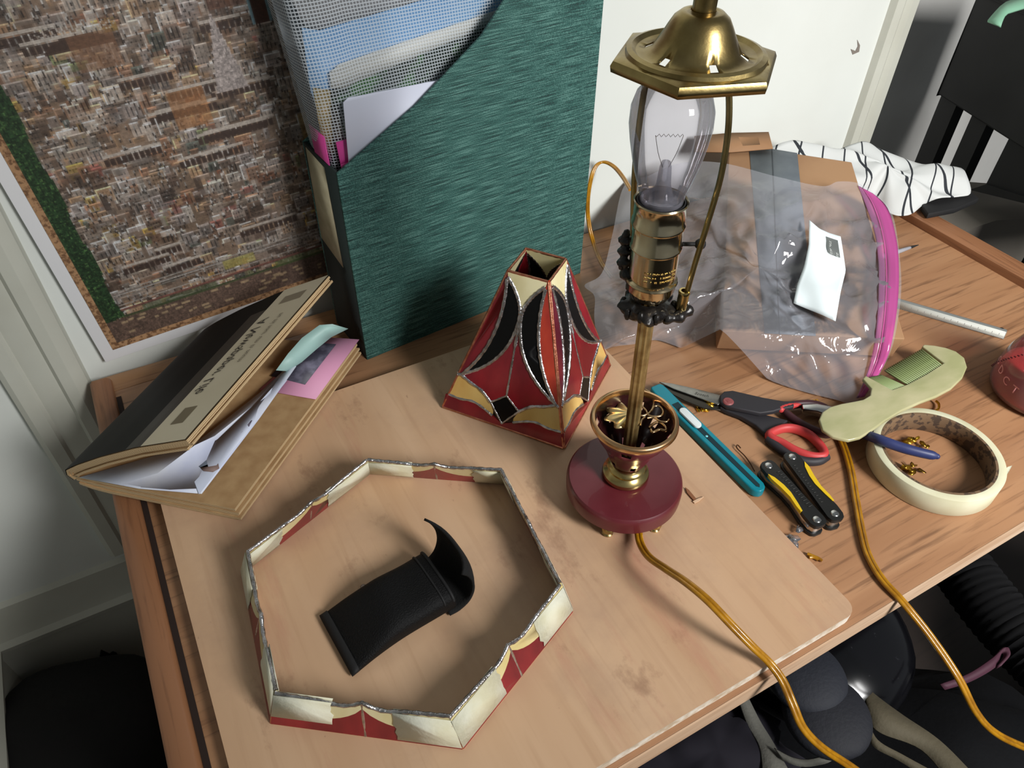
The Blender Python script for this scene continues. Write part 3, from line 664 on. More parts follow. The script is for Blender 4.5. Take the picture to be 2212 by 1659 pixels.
# ---- six-sided skirt ring held with masking tape
rc = V(.0945, .357, BT); bot = [at(x, y, BT+.0006) for x, y in ((805, 1024), (1090, 1040), (1235, 1322), (1000, 1614), (583, 1560), (520, 1240))]
a0 = sum([math.atan2((b_-rc).y, (b_-rc).x)+i*PI/3 for i, b_ in enumerate(bot)])/6 if False else None
tops = [at(x, y, BT+.037) for x, y in ((798, 998), (1086, 1009), (1205, 1255), (968, 1555), (595, 1490), (533, 1190))]
rc = sum(bot, Vector())/6
def unwrap(P):
    c = sum(P, Vector())/6; an = [math.atan2((p-c).y, (p-c).x) for p in P]; out = []
    for i, a in enumerate(an):
        b_ = a+i*PI/3
        while b_-out[0] > PI if out else False: b_ -= 2*PI
        while out and b_-out[0] < -PI: b_ += 2*PI
        out.append(b_)
    return c, sum(out)/6, sum((p-c).length for p in P)/6
cB, aB, rB = unwrap(bot); cT, aT, rT = unwrap(tops)
ring = thing('glass_skirt_ring', 'six-sided red and cream stained glass lampshade skirt held with masking tape', 'lampshade part', V(cB.x, cB.y, BT))
def hexp(c, a, r, z, mixp): return [(Vector((c.x+r*math.cos(a-i*PI/3), c.y+r*math.sin(a-i*PI/3), z)))*.35+Vector((mixp[i].x, mixp[i].y, z))*.65 for i in range(6)]
HBt = hexp(cB, aB, rB, BT+.0008, bot); HTp = hexp(cT, aT, rT, BT+.037, tops)
topf = lambda s: .93-.0*abs(s)+.10*math.exp(-(abs(s)/.045)**1.3)-.07*math.exp(-((abs(s)-.13)/.09)**2)+.05*(abs(s)/.5)**4
botf = lambda s: .88-.46*math.sin(min(1, (abs(s)/.5)**.8)*PI*.92)*1.0+.0
SS = [k/24-.5 for k in range(25)]
for k in range(6):
    i, j = k, (k+1) % 6
    pn = Panel(HBt[j], HBt[i], HTp[i], HTp[j], 1, 1)
    g = MB(); sc_ = (HTp[i]-HTp[j]).length/(HBt[i]-HBt[j]).length
    K = lambda s, t: (s*(1-(1-sc_)*t), t)
    for lo, hi in ((0, 12), (12, 24)):
        seg = SS[lo:hi+1]
        g1_ = [K(s, topf(s)) for s in seg]; g2_ = [K(s, max(.25, min(topf(s)-.03, botf(s)))) for s in seg]
        piece(g, pn, g1_+g2_[::-1], 1, -.0014, .0012); piece(g, pn, g2_+[K(seg[-1], .0), K(seg[0], .0)], 0 if (k+lo) % 3 else 2, -.0014, .0012)
    po = g.build('glass_panel', [m_gred, m_gcream2, m_gorange if k in (2, 5) else m_gred], ring, smooth=30)
    l = MB()
    def came2(c, r): P_ = spl([pn.p(*K(s, t), 0) for s, t in c], 2); l.tube(P_, [r*(1+.15*math.sin(q*1.9+k)) for q in range(len(P_))], 8)
    came2([(s, topf(s)) for s in SS], .0017); came2([(s, max(.25, min(topf(s)-.03, botf(s)))) for s in SS], .0011); came2([(0, 0), (0, .45), (0, .9), (0, 1.04)], .0016)
    l.build('solder_lines', m_lead, po, smooth=60)
    cf = MB(); cf.tube([pn.p(-.5+q/20, 0) for q in range(21)], .0012, 8); cf.tube([pn.p(*K(-.5, q/4)) for q in range(4)], .0011, 8); cf.tube([pn.p(*K(.5, q/4)) for q in range(4)], .0011, 8)
    cf.build('copper_edging', m_copper, po, smooth=60)
for k in range(6):       # tape over each corner, inside and outside
    g = MB(); kk = (k-1) % 6
    for (ii, jj, s0, s1) in ((k, (k+1) % 6, .50, None), (kk, k, -.50, None)):
        pn = Panel(HBt[jj], HBt[ii], HTp[ii], HTp[jj], 1, 1); w = (.33, .20, .29, .33, .30, .26)[k]
        sc_ = (HTp[ii]-HTp[jj]).length/(HBt[ii]-HBt[jj]).length
        t0, t1 = (.28, .97) if k == 4 else (.06, .90)
        if s0 > 0: ol = tape_outline(.5-w, .503, t0, t1, rag0=True)
        else: ol = tape_outline(-.503, -.5+w*1.1, t0, t1, rag1=True)
        ol = [(s*(1-(1-sc_)*t), t) for s, t in ol]
        for d0, d1 in ((.0016, .0020), (-.0022, -.0018)): g.prism([pn.p(s, t, d0) for s, t in ol], pn.n*(d1-d0))
    g.build('masking_tape', m_tape, ring, smooth=None)

# ================================================================== black belt pouch
pA = at(682, 1332, BT+.006); pB = at(768, 1455, BT+.004); pC = at(965, 1262, BT+.012); 
pc_ = (pA+pB)/2; pw = (pB-pA).length; pu = (at(948, 1246, BT+.018)-pc_); pu.z = 0; PLn = pu.length; pu.normalize(); pv = V(pu.y, -pu.x, 0)
pc_.z = BT
pch = thing('tool_pouch', 'black fabric tool pouch with its flap open, lying inside the glass ring', 'pouch', pc_+pu*.05)
def pouchbody(u, v):
    l = v*PLn; w = pw*.5*(1.0-.12*math.sin(min(1, v*1.5)*PI/2)); h = .0045+.0215*math.sin(min(1, v/.55)*PI/2)**1.2
    a = 2*PI*u; cs, sn = math.cos(a), math.sin(a); e = .55
    x = math.copysign(abs(cs)**e, cs)*w; z = h/2+math.copysign(abs(sn)**e, sn)*h/2
    z += .0010*math.sin(l*160+x*40)*(1 if sn > 0 else 0)*(.3+v*.3)
    return pc_+pu*l+pv*x+V(0, 0, .0006+z)
mb = MB(); mb.grid(40, 26, pouchbody, 0, cu=True)
b0 = len(mb.v); mb.add([pouchbody(k/40, 0) for k in range(40)], [list(range(40))]); mb.add([pouchbody(k/40, .985) for k in range(40)], [list(range(40))], 0)
m_pouch = M('black_nylon', (10, 10, 11), .6, bump=(900, .8), spec=.25)
body = mb.build('body', m_pouch, pch, smooth=60)
mb = MB()
for v0, v1 in ((0.0, .07),): mb.grid(40, 3, lambda u, v: pouchbody(u, v0+(v1-v0)*v)+V(0, 0, .0008), 0, cu=True)
mb.build('end_binding', m_black, pch, smooth=60, solid=.001)
mb = MB(); mb.tube([pouchbody(.03+.44*k/16, .90)+V(0, 0, .0006) for k in range(17)], .0009, 6)
mb.tube([pouchbody(.03+.44*k/16, .985)+V(0, 0, .0006) for k in range(17)], .0014, 6); mb.build('stitched_hem', m_black, body, smooth=60)
wF = pw*.5*.90
fl_c = [(PLn*.93, .002), (PLn*1.04, .002), (PLn*1.15, .008), (PLn*1.215, .020), (PLn*1.23, .034), (PLn*1.205, .046), (PLn*1.165, .054)]
flc = spl([V(a_, 0, b_) for a_, b_ in fl_c], 4)
mb = MB()
def flp(u, v):
    q = flc[min(len(flc)-1, int(round(v*(len(flc)-1))))]; x = (u*2-1)*wF*(1.02+.06*v); 
    return pc_+pu*(q.x-.010*abs(u*2-1)**3*v)+pv*x+V(0, 0, .001+q.z+.006*(abs(u*2-1)**2.5)*v*(1 if u < .5 else .2))
mb.grid(14, len(flc), flp); mb.build('flap', M('black_felt', (9, 9, 9), .9, bump=(700, .5)), pch, smooth=70, solid=.0022)

# ================================================================== the lamp (shade off): foot, disc, cup, rod, socket, bulb, harp and shade holder
LG = V(.3205, .3525, BT); tilt = V(-.0087, .0049, 0)/.31
def LX(z): return V(LG.x, LG.y, 0)+tilt*max(0, z-.10)+V(0, 0, z)
def HX(z): return V(LG.x, LG.y, 0)+tilt*.62*max(0, z-.10)+V(0, 0, z)
lamp = thing('table_lamp', 'stripped brass table lamp with maroon disc base and clear bulb', 'lamp', LG)
view = V(-LG.x, -LG.y, 0).normalized(); vr = V(view.y, -view.x, 0)*-1     # vr points to the right in the picture
vr = cR.copy(); vr.z = 0; vr.normalize(); vf = V(-vr.y, vr.x, 0)*-1          # vf: towards the viewer
if vf.dot(view) < 0: vf = -vf
for a_, mt in ((248, m_brassaged), (306, m_brass), (50, m_brassaged), (130, m_brassaged)):
    d = vr*math.cos(math.radians(a_))-vf*math.sin(math.radians(a_)); c = LG+d*.0465
    mb = MB(); mb.lathe([(0, 0), (.0045, 0), (.0052, .002), (.0038, .0035), (.0058, .006), (.0062, .009), (.005, .011), (.006, .0135), (0, .0135)], V(c.x, c.y, BT), 20)
    mb.build('foot', mt, lamp, smooth=50)
mb = MB(); mb.lathe([(0, .0255), (.0525, .0255), (.0548, .028), (.0552, .033), (.0552, .040), (.0545, .0435), (.0528, .0455), (.046, .0462), (.018, .0468), (0, .0468)], V(LG.x, LG.y, 0), 72); mb.build('disc_base', m_maroon, lamp, smooth=30)
mb = MB(); mb.lathe([(0, .047), (.0195, .047), (.0215, .0485), (.0222, .0505), (.0215, .053), (.0185, .0545), (.0165, .0565), (.0168, .0595), (.0185, .061), (.0175, .063), (.013, .065), (0, .065)], V(LG.x, LG.y, 0), 56); mb.build('brass_collar', m_brass, lamp, smooth=40)
cup = [(.006, .0655), (.0125, .0655), (.0165, .070), (.0195, .078), (.0225, .087), (.0270, .096), (.0315, .104), (.0345, .112), (.0360, .119)]
def cskip(i, k):
    if i == 2: return k % 8 in (0, 1)
    if i == 5: return k % 12 in (0, 1)
    if i == 6: return k % 12 in (5, 6)
    return False
mb = MB(); mb.lathe(cup, V(LG.x, LG.y, 0), 48, skip=cskip); mb.build('pierced_cup', m_maroon, lamp, smooth=60, solid=.0008)
mb = MB(); mb.lathe([(r-.0012, z+.0006) for r, z in cup], V(LG.x, LG.y, 0), 48, skip=cskip); mb.build('cup_lining', m_maroondark, lamp, smooth=60)
mb = MB(); mb.lathe([(.0345, .1175), (.0365, .1170), (.0385, .1180), (.0392, .1195), (.0385, .1208), (.0388, .1222), (.0375, .1238), (.0352, .1240), (.0345, .1220), (.0345, .1175)], V(LG.x, LG.y, 0), 72); mb.build('cup_rim', M('rose_brass', (214, 172, 126), .28, 1), lamp, smooth=60)
# leaf and scrolls inside the cup
def cupd(px, py, z): return at(px, py, z)
mb = MB(); lc_ = cupd(1338, 893, .112)
def leafpt(u, v):
    a_ = (u-.5)*2.6+PI; r = .0190*v*(1+.13*math.cos(u*2*PI*3.5)); d = vr*math.cos(a_)*1.15-vf*math.sin(a_)*.9
    return cupd(1363, 893, .114)+d*r+V(0, 0, -.004*v*v+.0007*math.sin(u*30)*v)
mb.grid(44, 8, leafpt)
def leafpt2(u, v):
    a_ = (u-.5)*2.2+PI*1.32; r = .013*v*(1+.16*math.cos(u*2*PI*2.5)); d = vr*math.cos(a_)-vf*math.sin(a_)
    return cupd(1362, 900, .109)+d*r+V(0, 0, -.003*v*v)
mb.grid(30, 6, leafpt2); mb.build('leaf_ornament', M('pale_gold', (232, 208, 150), .3, .85), lamp, smooth=60, solid=.0007)
mb = MB()
def wire(P_, r=.0010, z=.118, closed=False): mb.tube(spl([cupd(x, y, z) for x, y in P_], 6, closed), r, 7, closed)
wire([(1375, 896), (1388, 898), (1402, 892), (1410, 880), (1412, 866), (1406, 850), (1394, 842)]); wire([(1385, 876), (1395, 886), (1398, 893)])
wire([(1399, 897), (1412, 900), (1428, 898), (1432, 888), (1425, 878), (1414, 878), (1407, 888)], .0011); wire([(1398, 903), (1412, 902), (1426, 910), (1440, 911), (1445, 906)], .0009); wire([(1394, 900), (1386, 908), (1384, 920)], .0009)
wire([(1402, 925), (1408, 918), (1422, 912), (1436, 920), (1438, 930), (1424, 928), (1410, 934), (1406, 928)], .0014, .112); mb.build('scroll_wire', M('scroll_brass', (188, 156, 116), .25, 1), lamp, smooth=60)
# fluted rod
mb = MB(); n_ = 36
vs = []; fs = []
for j in range(2):
    z = (.060, .252)[j]; c = LX(z)
    for k in range(n_): a_ = 2*PI*k/n_; r = .0058+.0006*math.cos(a_*9); vs.append(c+V(r*math.cos(a_), r*math.sin(a_), 0))
fs = [(k, (k+1) % n_, n_+(k+1) % n_, n_+k) for k in range(n_)]+[list(range(n_))[::-1], list(range(n_, 2*n_))]
mb.add(vs, fs); mb.build('rod', m_rod, lamp, smooth=25)
# socket shell
def AX(prof, seg=48, mi=0, mb=None, skip=None, wob=None, f=LX):
    mb = mb or MB(); vs = []; fs = []
    for r, z in prof:
        c = f(z)
        for k in range(seg): a_ = 2*PI*k/seg; q = r*(wob(a_, z) if wob else 1); vs.append(c+V(q*math.cos(a_), q*math.sin(a_), 0))
    for i in range(len(prof)-1):
        for k in range(seg):
            if skip and skip(i, k): continue
            fs.append((i*seg+k, i*seg+(k+1) % seg, (i+1)*seg+(k+1) % seg, (i+1)*seg+k))
    mb.add(vs, fs, mi); return mb
sock = AX([(.006, .254), (.010, .255), (.015, .259), (.0178, .265), (.0188, .2715), (.0195, .2725), (.0188, .274), (.0170, .275), (.0170, .2775), (.0178, .278), (.0178, .300), (.0190, .3015), (.0190, .3035), (.0180, .305), (.0180, .318), (.0192, .3195), (.0192, .3215), (.0182, .323), (.0182, .336), (.0190, .3375), (.0184, .3385), (.0172, .337), (.0170, .325), (.010, .322), (0, .322)]).build('socket', M('nickel_brass', (214, 200, 168), .16, 1, nz=(30, (190, 168, 128)), bump=(60, .12)), lamp, smooth=35)
r_ = random.Random(3)
mb = MB()
for k in range(26):   # stamped lettering band, raised dashes
    a_ = -PI*.62+k*.05; d = vr*math.cos(a_)-vf*-math.sin(a_)*-1
    for zz in (.281, .2845, .288):
        if r_.random() < .7:
            d = vr*math.sin(-.5+k*.055)+vf*math.cos(-.5+k*.055); mb.ball(LX(zz)+d*.0179, (.0007, .0007, .0007*r_.uniform(.7, 1.6)), seg=6)
mb.build('stamped_lettering', m_brass, sock, smooth=60)
AX([(.0168, .323), (.0170, .3375), (.0160, .3378), (.0156, .325)]).build('liner', m_black, sock, smooth=50)
# cast black bracket: crown below the socket, arm up the left side, right knob
r_ = random.Random(5); mb = MB()
mb = AX([(.0085, .2405), (.0145, .2405), (.0190, .2435), (.0205, .2475), (.0185, .2515), (.0135, .2535), (.0085, .2525), (.0085, .2405)], 60, wob=lambda a_, z: 1+.12*math.cos(a_*5+z*300)+.07*math.cos(a_*9+1))
for k in range(10):
    a_ = 2*PI*k/10; mb.ball(LX(.2475+.002*math.sin(k*2.2))+V(math.cos(a_), math.sin(a_), 0)*.0190, (.0028, .0028, .0052), seg=10)
arm = [at(x, y, z) for x, y, z in ((1386, 645, .262), (1362, 612, .268), (1348, 575, .281), (1349, 540, .292), (1352, 505, .304))]
sp_ = spl(arm, 8); mb.tube(sp_, [.0036+.0013*math.sin(i*1.15) for i in range(len(sp_))], 9, sy=1.3)
for i in range(2, len(sp_), 5): mb.ball(sp_[i]+V(r_.uniform(-.002, .002), r_.uniform(-.002, .002), 0), (.0030, .0028, .0046), seg=8)
arm = [LX(.246)+vr*.010+vf*.014, LX(.246)+vr*.022+vf*.012, LX(.2475)+vr*.031+vf*.004]
sp_ = spl(arm, 6); mb.tube(sp_, [.0044+.0010*math.sin(i*1.3) for i in range(len(sp_))], 9)
mb.build('cast_bracket', M('cast_iron_black', (16, 15, 15), .3, nz=(120, (34, 30, 28)), bump=(260, .6)), lamp, smooth=60)
mb = MB(); mb.tube([LX(.300)+vr*.014-vf*.004, LX(.300)+vr*.031-vf*.004], .0016, 8); mb.ball(LX(.300)+vr*.033-vf*.004, (.0042, .0042, .0042), seg=12); mb.build('switch_knob', m_black, lamp, smooth=60)
# harp
hr = [HX(.252)+vr*.0225+vf*.006, HX(.266)+vr*.0245+vf*.006, HX(.290)+vr*.0265+vf*.006, HX(.325)+vr*.0305+vf*.005, HX(.360)+vr*.0335+vf*.004, HX(.395)+vr*.0320+vf*.003, HX(.425)+vr*.0255+vf*.001, HX(.436)+vr*.016]
hl = [HX(.252)-vr*.0130-vf*.014, HX(.290)-vr*.0160-vf*.018, HX(.350)-vr*.0200-vf*.020, HX(.395)-vr*.0205-vf*.017, HX(.425)-vr*.0185-vf*.012, HX(.436)-vr*.012-vf*.006]
mb = MB(); mb.tube(spl(hr, 8), .0019, 10, sx=1.25); mb.tube(spl(hl, 8), .0019, 10, sx=1.25); mb.build('harp', m_brassaged, lamp, smooth=60)
mb = MB(); c = HX(.249)+vr*.0222+vf*.006; mb.lathe([(0, 0), (.0042, 0), (.0044, .001), (.0042, .014), (.0046, .0155), (.0040, .017), (.0026, .017), (.0024, .010), (0, .010)], c, 20); mb.build('harp_ferrule', m_brass, lamp, smooth=40)
# bulb
m_glass = film('bulb_glass', (242, 240, 245), .05, .7, .02)
AX([(.0145, .330), (.0150, .338), (.0165, .346), (.0198, .356), (.0228, .368), (.0252, .380), (.0268, .391), (.0264, .402), (.0235, .411), (.0180, .4172), (.0110, .4208), (.0055, .4218), (.003, .4205), (.0018, .4222), (0, .4235)], 64).build('bulb', m_glass, lamp, smooth=80)
AX([(0, .334), (.0135, .336), (.0148, .338), (.0140, .340), (.0120, .3385), (.0100, .3395), (.0075, .341), (.0050, .350), (.0040, .362), (.0030, .366), (0, .366)], 40).build('bulb_stem', film('stem_glass', (232, 232, 235), .12, .5, .1), lamp, smooth=60)
mb = MB()
for s_ in (-1, 1): mb.tube(spl([LX(.362)+vr*.002*s_, LX(.372)+vr*.006*s_, LX(.384)+vr*.009*s_], 4), .0002, 5)
mb.tube([LX(.384)+vr*(.009-.018*k/24)+V(0, 0, .001*math.sin(k*PI/2)) for k in range(25)], .00018, 5); mb.build('filament', m_brassdark, lamp, smooth=None)
# hexagonal shade holder: pressed brass plate, pierced dome and threaded top
hexv = [at(x, y, .432) for x, y in ((1315, 123), (1468, 192), (1650, 189), (1664, 108))]
hc = HX(.432); hc = V(.3215, .3555, .432)
hang = math.atan2((hexv[1]-hc).y, (hexv[1]-hc).x); RH = sum((p-hc).length for p in hexv)/4
mb = MB(); NS = 72
def hexr(a_, k): # k 0 = circle, 1 = hexagon
    q = (a_-hang) % (PI/3)-PI/6; return (1-k)+k*(math.cos(PI/6)/math.cos(q))
rows = [(RH*1.0, .4265, 1), (RH*1.012, .4300, 1), (RH*.985, .4325, 1), (RH*.90, .4335, .75), (RH*.83, .4336, .2), (RH*.80, .4358, 0), (RH*.75, .4366, 0), (RH*.70, .4345, 0), (RH*.60, .4342, 0), (RH*.50, .4370, 0), (RH*.42, .4440, 0), (RH*.36, .4500, 0), (RH*.31, .4545, 0), (RH*.24, .4575, 0), (.0072, .4585, 0)]
vs = []; fs = []
for r, z, k in rows:
    c = V(hc.x, hc.y, z)
    for i in range(NS): a_ = hang+2*PI*i/NS; q = r*hexr(a_, k)/(math.cos(PI/6)*0+1); vs.append(c+V(q*math.cos(a_), q*math.sin(a_), 0))
for j in range(len(rows)-1):
    for i in range(NS):
        if j == 8 and i % 12 in (5, 6): continue
        fs.append((j*NS+i, j*NS+(i+1) % NS, (j+1)*NS+(i+1) % NS, (j+1)*NS+i))
mb.add(vs, fs); mb.build('shade_holder', m_brassaged, lamp, smooth=35, solid=.0010)
mb = MB(); mb.lathe([(0, .452), (.0068, .452), (.0070, .470), (.0068, .62), (.011, .625), (.012, .632), (.006, .640), (0, .642)], V(hc.x+.0005, hc.y, 0), 32); mb.build('top_rod', m_brassaged, lamp, smooth=40)

# ================================================================== cardboard mailer with grey tape, propped up under the bag
bxt = [at(1560, 715, .045), at(1955, 732, .045), at(1840, 350, .098), at(1575, 310, .104)]
bxb = [V(p.x*.985+.012, p.y*1.0+.006, z) for p, z in zip(bxt, (.012, .012, .0008, .0008))]
box_ = thing('cardboard_mailer', 'brown cardboard mailer with grey tape, half covered by the plastic bag', 'mailer', sum(bxb, Vector())/4)
ORG[box_.name].z = .0008; box_.location.z = .0008+DZ
m_card = M('kraft_card', (158, 122, 88), .75, nz=(9, (140, 104, 72)), bump=(120, .2))
mb = MB(); mb.add(bxb+bxt, [(3, 2, 1, 0), (4, 5, 6, 7), (0, 1, 5, 4), (1, 2, 6, 5), (2, 3, 7, 6), (3, 0, 4, 7)]); mb.build('carton', m_card, box_, smooth=None, bevel=.0015)
bn = (bxt[1]-bxt[0]).cross(bxt[3]-bxt[0]).normalized()
tq = [onp(x, y, bxt[0]+bn*.0004, bn) for x, y in ((1652, 720), (1762, 726), (1722, 331), (1618, 314))]
mb = MB(); mb.prism(tq, bn*.0005); mb.build('grey_tape', M('grey_duct_tape', (112, 120, 126), .55, nz=(40, (98, 106, 114))), box_, smooth=None)
mb = MB(); mb.prism([onp(x, y, bxt[0]+bn*.0014, bn) for x, y in ((1684, 724), (1686, 724), (1669, 322), (1667, 322))], bn*.0003); mb.build('tape_seam', M('tape_seam', (72, 80, 88), .6), box_, smooth=None)
mb = MB(); mb.prism([at(x, y, z) for x, y, z in ((1500, 330, .100), (1500, 296, .112), (1575, 289, .114), (1660, 287, .114), (1669, 322, .108), (1580, 330, .103))], (0, 0, .0015)); mb.build('open_flap', m_card, box_, smooth=None)
def boxz(x, y):
    a = bxt[0]; return a.z-((x-a.x)*bn.x+(y-a.y)*bn.y)/bn.z
def inquad(x, y, Q_, m=.012):
    for i in range(4):
        a, b_ = Q_[i], Q_[(i+1) % 4]; e = V(b_.x-a.x, b_.y-a.y, 0); l = e.length
        if ((x-a.x)*e.y-(y-a.y)*e.x)/l > m: return False
    return True

# ================================================================== printed cloth bunched at the back right corner
def fill(outl, name, mat, parent, rings=16, bulge=.02, noise_=None, n=96, zmin=None, zfun=None, solid=0, power=2.0, lab=None, cen_=None):
    P_ = spl(outl, 8, closed=True); step = len(P_)/n; P_ = [P_[int(i*step)] for i in range(n)]
    c = cen_ or sum(P_, Vector())/n; mb = MB(); vs = []; fs = []
    for j in range(rings+1):
        t = 1-j/rings
        for i in range(n):
            q = c.lerp(P_[i], t); q = V(q.x, q.y, q.z+bulge*(1-t**power))
            if noise_: q.z += noise_(q, t)
            if zfun: q.z = zfun(q)
            vs.append(q)
    for j in range(rings):
        for i in range(n): fs.append((j*n+i, j*n+(i+1) % n, (j+1)*n+(i+1) % n, (j+1)*n+i))
    mb.add(vs, fs); return mb.build(name, mat, parent, smooth=70, solid=solid)
m_print, nt, b = newmat('line_print_cloth'); b.inputs['Roughness'].default_value = .85
tc = nt.nodes.new('ShaderNodeTexCoord')
def lines(rot, sc, dist, lo, dsc):
    mp = nt.nodes.new('ShaderNodeMapping'); mp.inputs['Rotation'].default_value = (0, 0, rot); nt.links.new(tc.outputs['Object'], mp.inputs[0])
    w = nt.nodes.new('ShaderNodeTexWave'); w.inputs['Scale'].default_value = sc; w.inputs['Distortion'].default_value = dist; w.inputs['Detail'].default_value = 1; w.inputs['Detail Scale'].default_value = dsc
    nt.links.new(mp.outputs[0], w.inputs[0]); l = nt.nodes.new('ShaderNodeMath'); l.operation = 'GREATER_THAN'; l.inputs[1].default_value = lo; nt.links.new(w.outputs[0], l.inputs[0]); return l
l1, l2 = lines(.7, 9, 5.0, .985, .8), lines(-.1, 5, 7.0, .990, .7)
mx_ = nt.nodes.new('ShaderNodeMath'); mx_.operation = 'MAXIMUM'; nt.links.new(l1.outputs[0], mx_.inputs[0]); nt.links.new(l2.outputs[0], mx_.inputs[1])
mc = nt.nodes.new('ShaderNodeMix'); mc.data_type = 'RGBA'; mc.inputs[6].default_value = lin((190, 192, 190)); mc.inputs[7].default_value = lin((30, 34, 40)); nt.links.new(mx_.outputs[0], mc.inputs[0]); nt.links.new(mc.outputs[2], b.inputs['Base Color'])
co = [at(*p) for p in ((1660, 330, .075), (1710, 303, .085), (1760, 316, .075), (1800, 326, .070), (1840, 312, .070), (1870, 306, .070), (1900, 322, .060), (1950, 342, .050), (2010, 360, .042), (2072, 362, .046), (2090, 385, .044), (2096, 418, .030), (2070, 425, .028), (2030, 428, .032), (1995, 442, .022), (1965, 464, .016), (1925, 462, .016), (1880, 430, .020), (1840, 400, .060), (1760, 370, .080))]
cl = fill(co, 'printed_cloth', m_print, None, 18, .008, lambda q, t: .010*math.sin(q.x*70+q.y*40)*(1-t**3)*.6+.007*mnoise.noise(q*28)*(1-t**4), solid=.0012)
tag(cl, 'white cloth printed with thin black curving lines, bunched beside the mailer', 'cloth')
cl2 = [at(*p) for p in ((1966, 464, .001), (2000, 446, .002), (2040, 432, .004), (2075, 422, .004), (2098, 428, .0), (2104, 442, -.01), (2060, 455, -.012), (2000, 470, -.004))]
for p in cl2: p.z = max(p.z, .002) if p.x < 1.045 else p.z
mb = MB(); mb.prism([at(*p) for p in ((1985, 452, .0135), (2050, 424, .0135), (2086, 420, .0135), (2110, 440, .0135), (2060, 462, .0135), (2000, 474, .0135))], (0, 0, .010)); tag(mb.build('black_case', m_black, bevel=.003, smooth=50), 'small black case poking out under the printed cloth', 'case')

# ================================================================== big clear zip bag
m_bag = film('zip_bag_film', (244, 244, 247), .15, .95, .07, bump=(30, .9), hazecol=(228, 228, 236))
bo = [at(*p) for p in ((1348, 402, .060), (1400, 380, .085), (1470, 352, .105), (1560, 352, .118), (1680, 382, .122), (1775, 402, .118), (1812, 392, .118), (1860, 398, .112), (1905, 432, .100), (1930, 470, .092), (1944, 560, .076), (1946, 640, .066), (1930, 740, .050), (1905, 800, .022), (1862, 872, .008), (1800, 862, .004), (1700, 835, .003), (1580, 790, .003), (1480, 755, .003), (1420, 735, .003), (1380, 742, .003), (1330, 748, .003), (1296, 752, .003), (1284, 690, .012), (1284, 640, .020), (1263, 616, .020), (1300, 590, .026), (1322, 510, .040))]
def bz(q):
    z = q.z
    m = -9
    for i in range(4):
        a, b_ = bxt[i], bxt[(i+1) % 4]; e = V(b_.x-a.x, b_.y-a.y, 0); m = max(m, ((q.x-a.x)*e.y-(q.y-a.y)*e.x)/e.length)
    z = max(z, boxz(q.x, q.y)+.004-1.3*max(0, m-.003))
    return max(z, .0022)
bcen = at(1640, 590, .075); bcen.z = .082
def bnz(q, t):
    k = (1-t**6); r1 = 1-abs(mnoise.noise(q*19+V(3, 1, 0))*2); r2 = 1-abs(mnoise.noise(q*44+V(0, 7, 2))*2)
    return k*(.013*(r1-.6)+.0055*(r2-.6)+.004*mnoise.noise(q*9))
bag = thing('zip_bag', 'large clear plastic zip bag with a pink zip, spread over the desk and mailer', 'bag', V(.66, .53, .0022))
bo_ = fill(bo, 'film', m_bag, bag, 46, .0, bnz, 240, zfun=bz, cen_=bcen)
dep = bo_.data; vv = [v.co+ORG[bag.name] for v in dep.vertices]; bvh = BVHTree.FromPolygons(vv, [list(p.vertices) for p in dep.polygons])
def onbag(px, py, lift=.0012):
    d = ray(px, py); h = bvh.ray_cast(EYE, d)
    return (h[0] if h[0] else at(px, py, .05))-d*lift
mb = MB()
Lz = [(1850, 396), (1868, 440), (1888, 500), (1896, 560), (1897, 620), (1893, 700), (1878, 790), (1846, 868)]
Rz = [(1882, 415), (1918, 448), (1936, 510), (1942, 560), (1942, 630), (1934, 700), (1916, 778), (1862, 866)]
Lz = spl([V(x, y, 0) for x, y in Lz], 6); Rz = spl([V(x, y, 0) for x, y in Rz], 6)
def zs(t0, t1, name, mat, lift, par):
    mb = MB(); n = len(Lz); P_ = [[onbag(*(Lz[i].lerp(Rz[i], t0+(t1-t0)*j/3)).xy, lift) for i in range(n)] for j in range(4)]
    # smooth along the strip so that it reads as a stiff plastic band
    for _ in range(3):
        P_ = [[(r[max(0, i-1)]+r[i]*2+r[min(n-1, i+1)])/4 for i in range(n)] for r in P_]
    mb.add([p for r in P_ for p in r], [(j*n+i, j*n+i+1, (j+1)*n+i+1, (j+1)*n+i) for j in range(3) for i in range(n-1)]); return mb.build(name, mat, par, smooth=60, solid=.0004)
def pinkm(name, c, a): 
    m = film(name, (255, 190, 225), a, 1.0, .15, hazecol=c); return m
zp = zs(.42, .98, 'pink_zip', pinkm('pink_zip_plastic', (202, 92, 160), .62), .002, bag)
zs(.02, .34, 'zip_track', pinkm('pink_track', (222, 150, 200), .30), .002, zp); zs(.36, .42, 'zip_track', pinkm('pink_track2', (226, 110, 180), .55), .0026, zp)
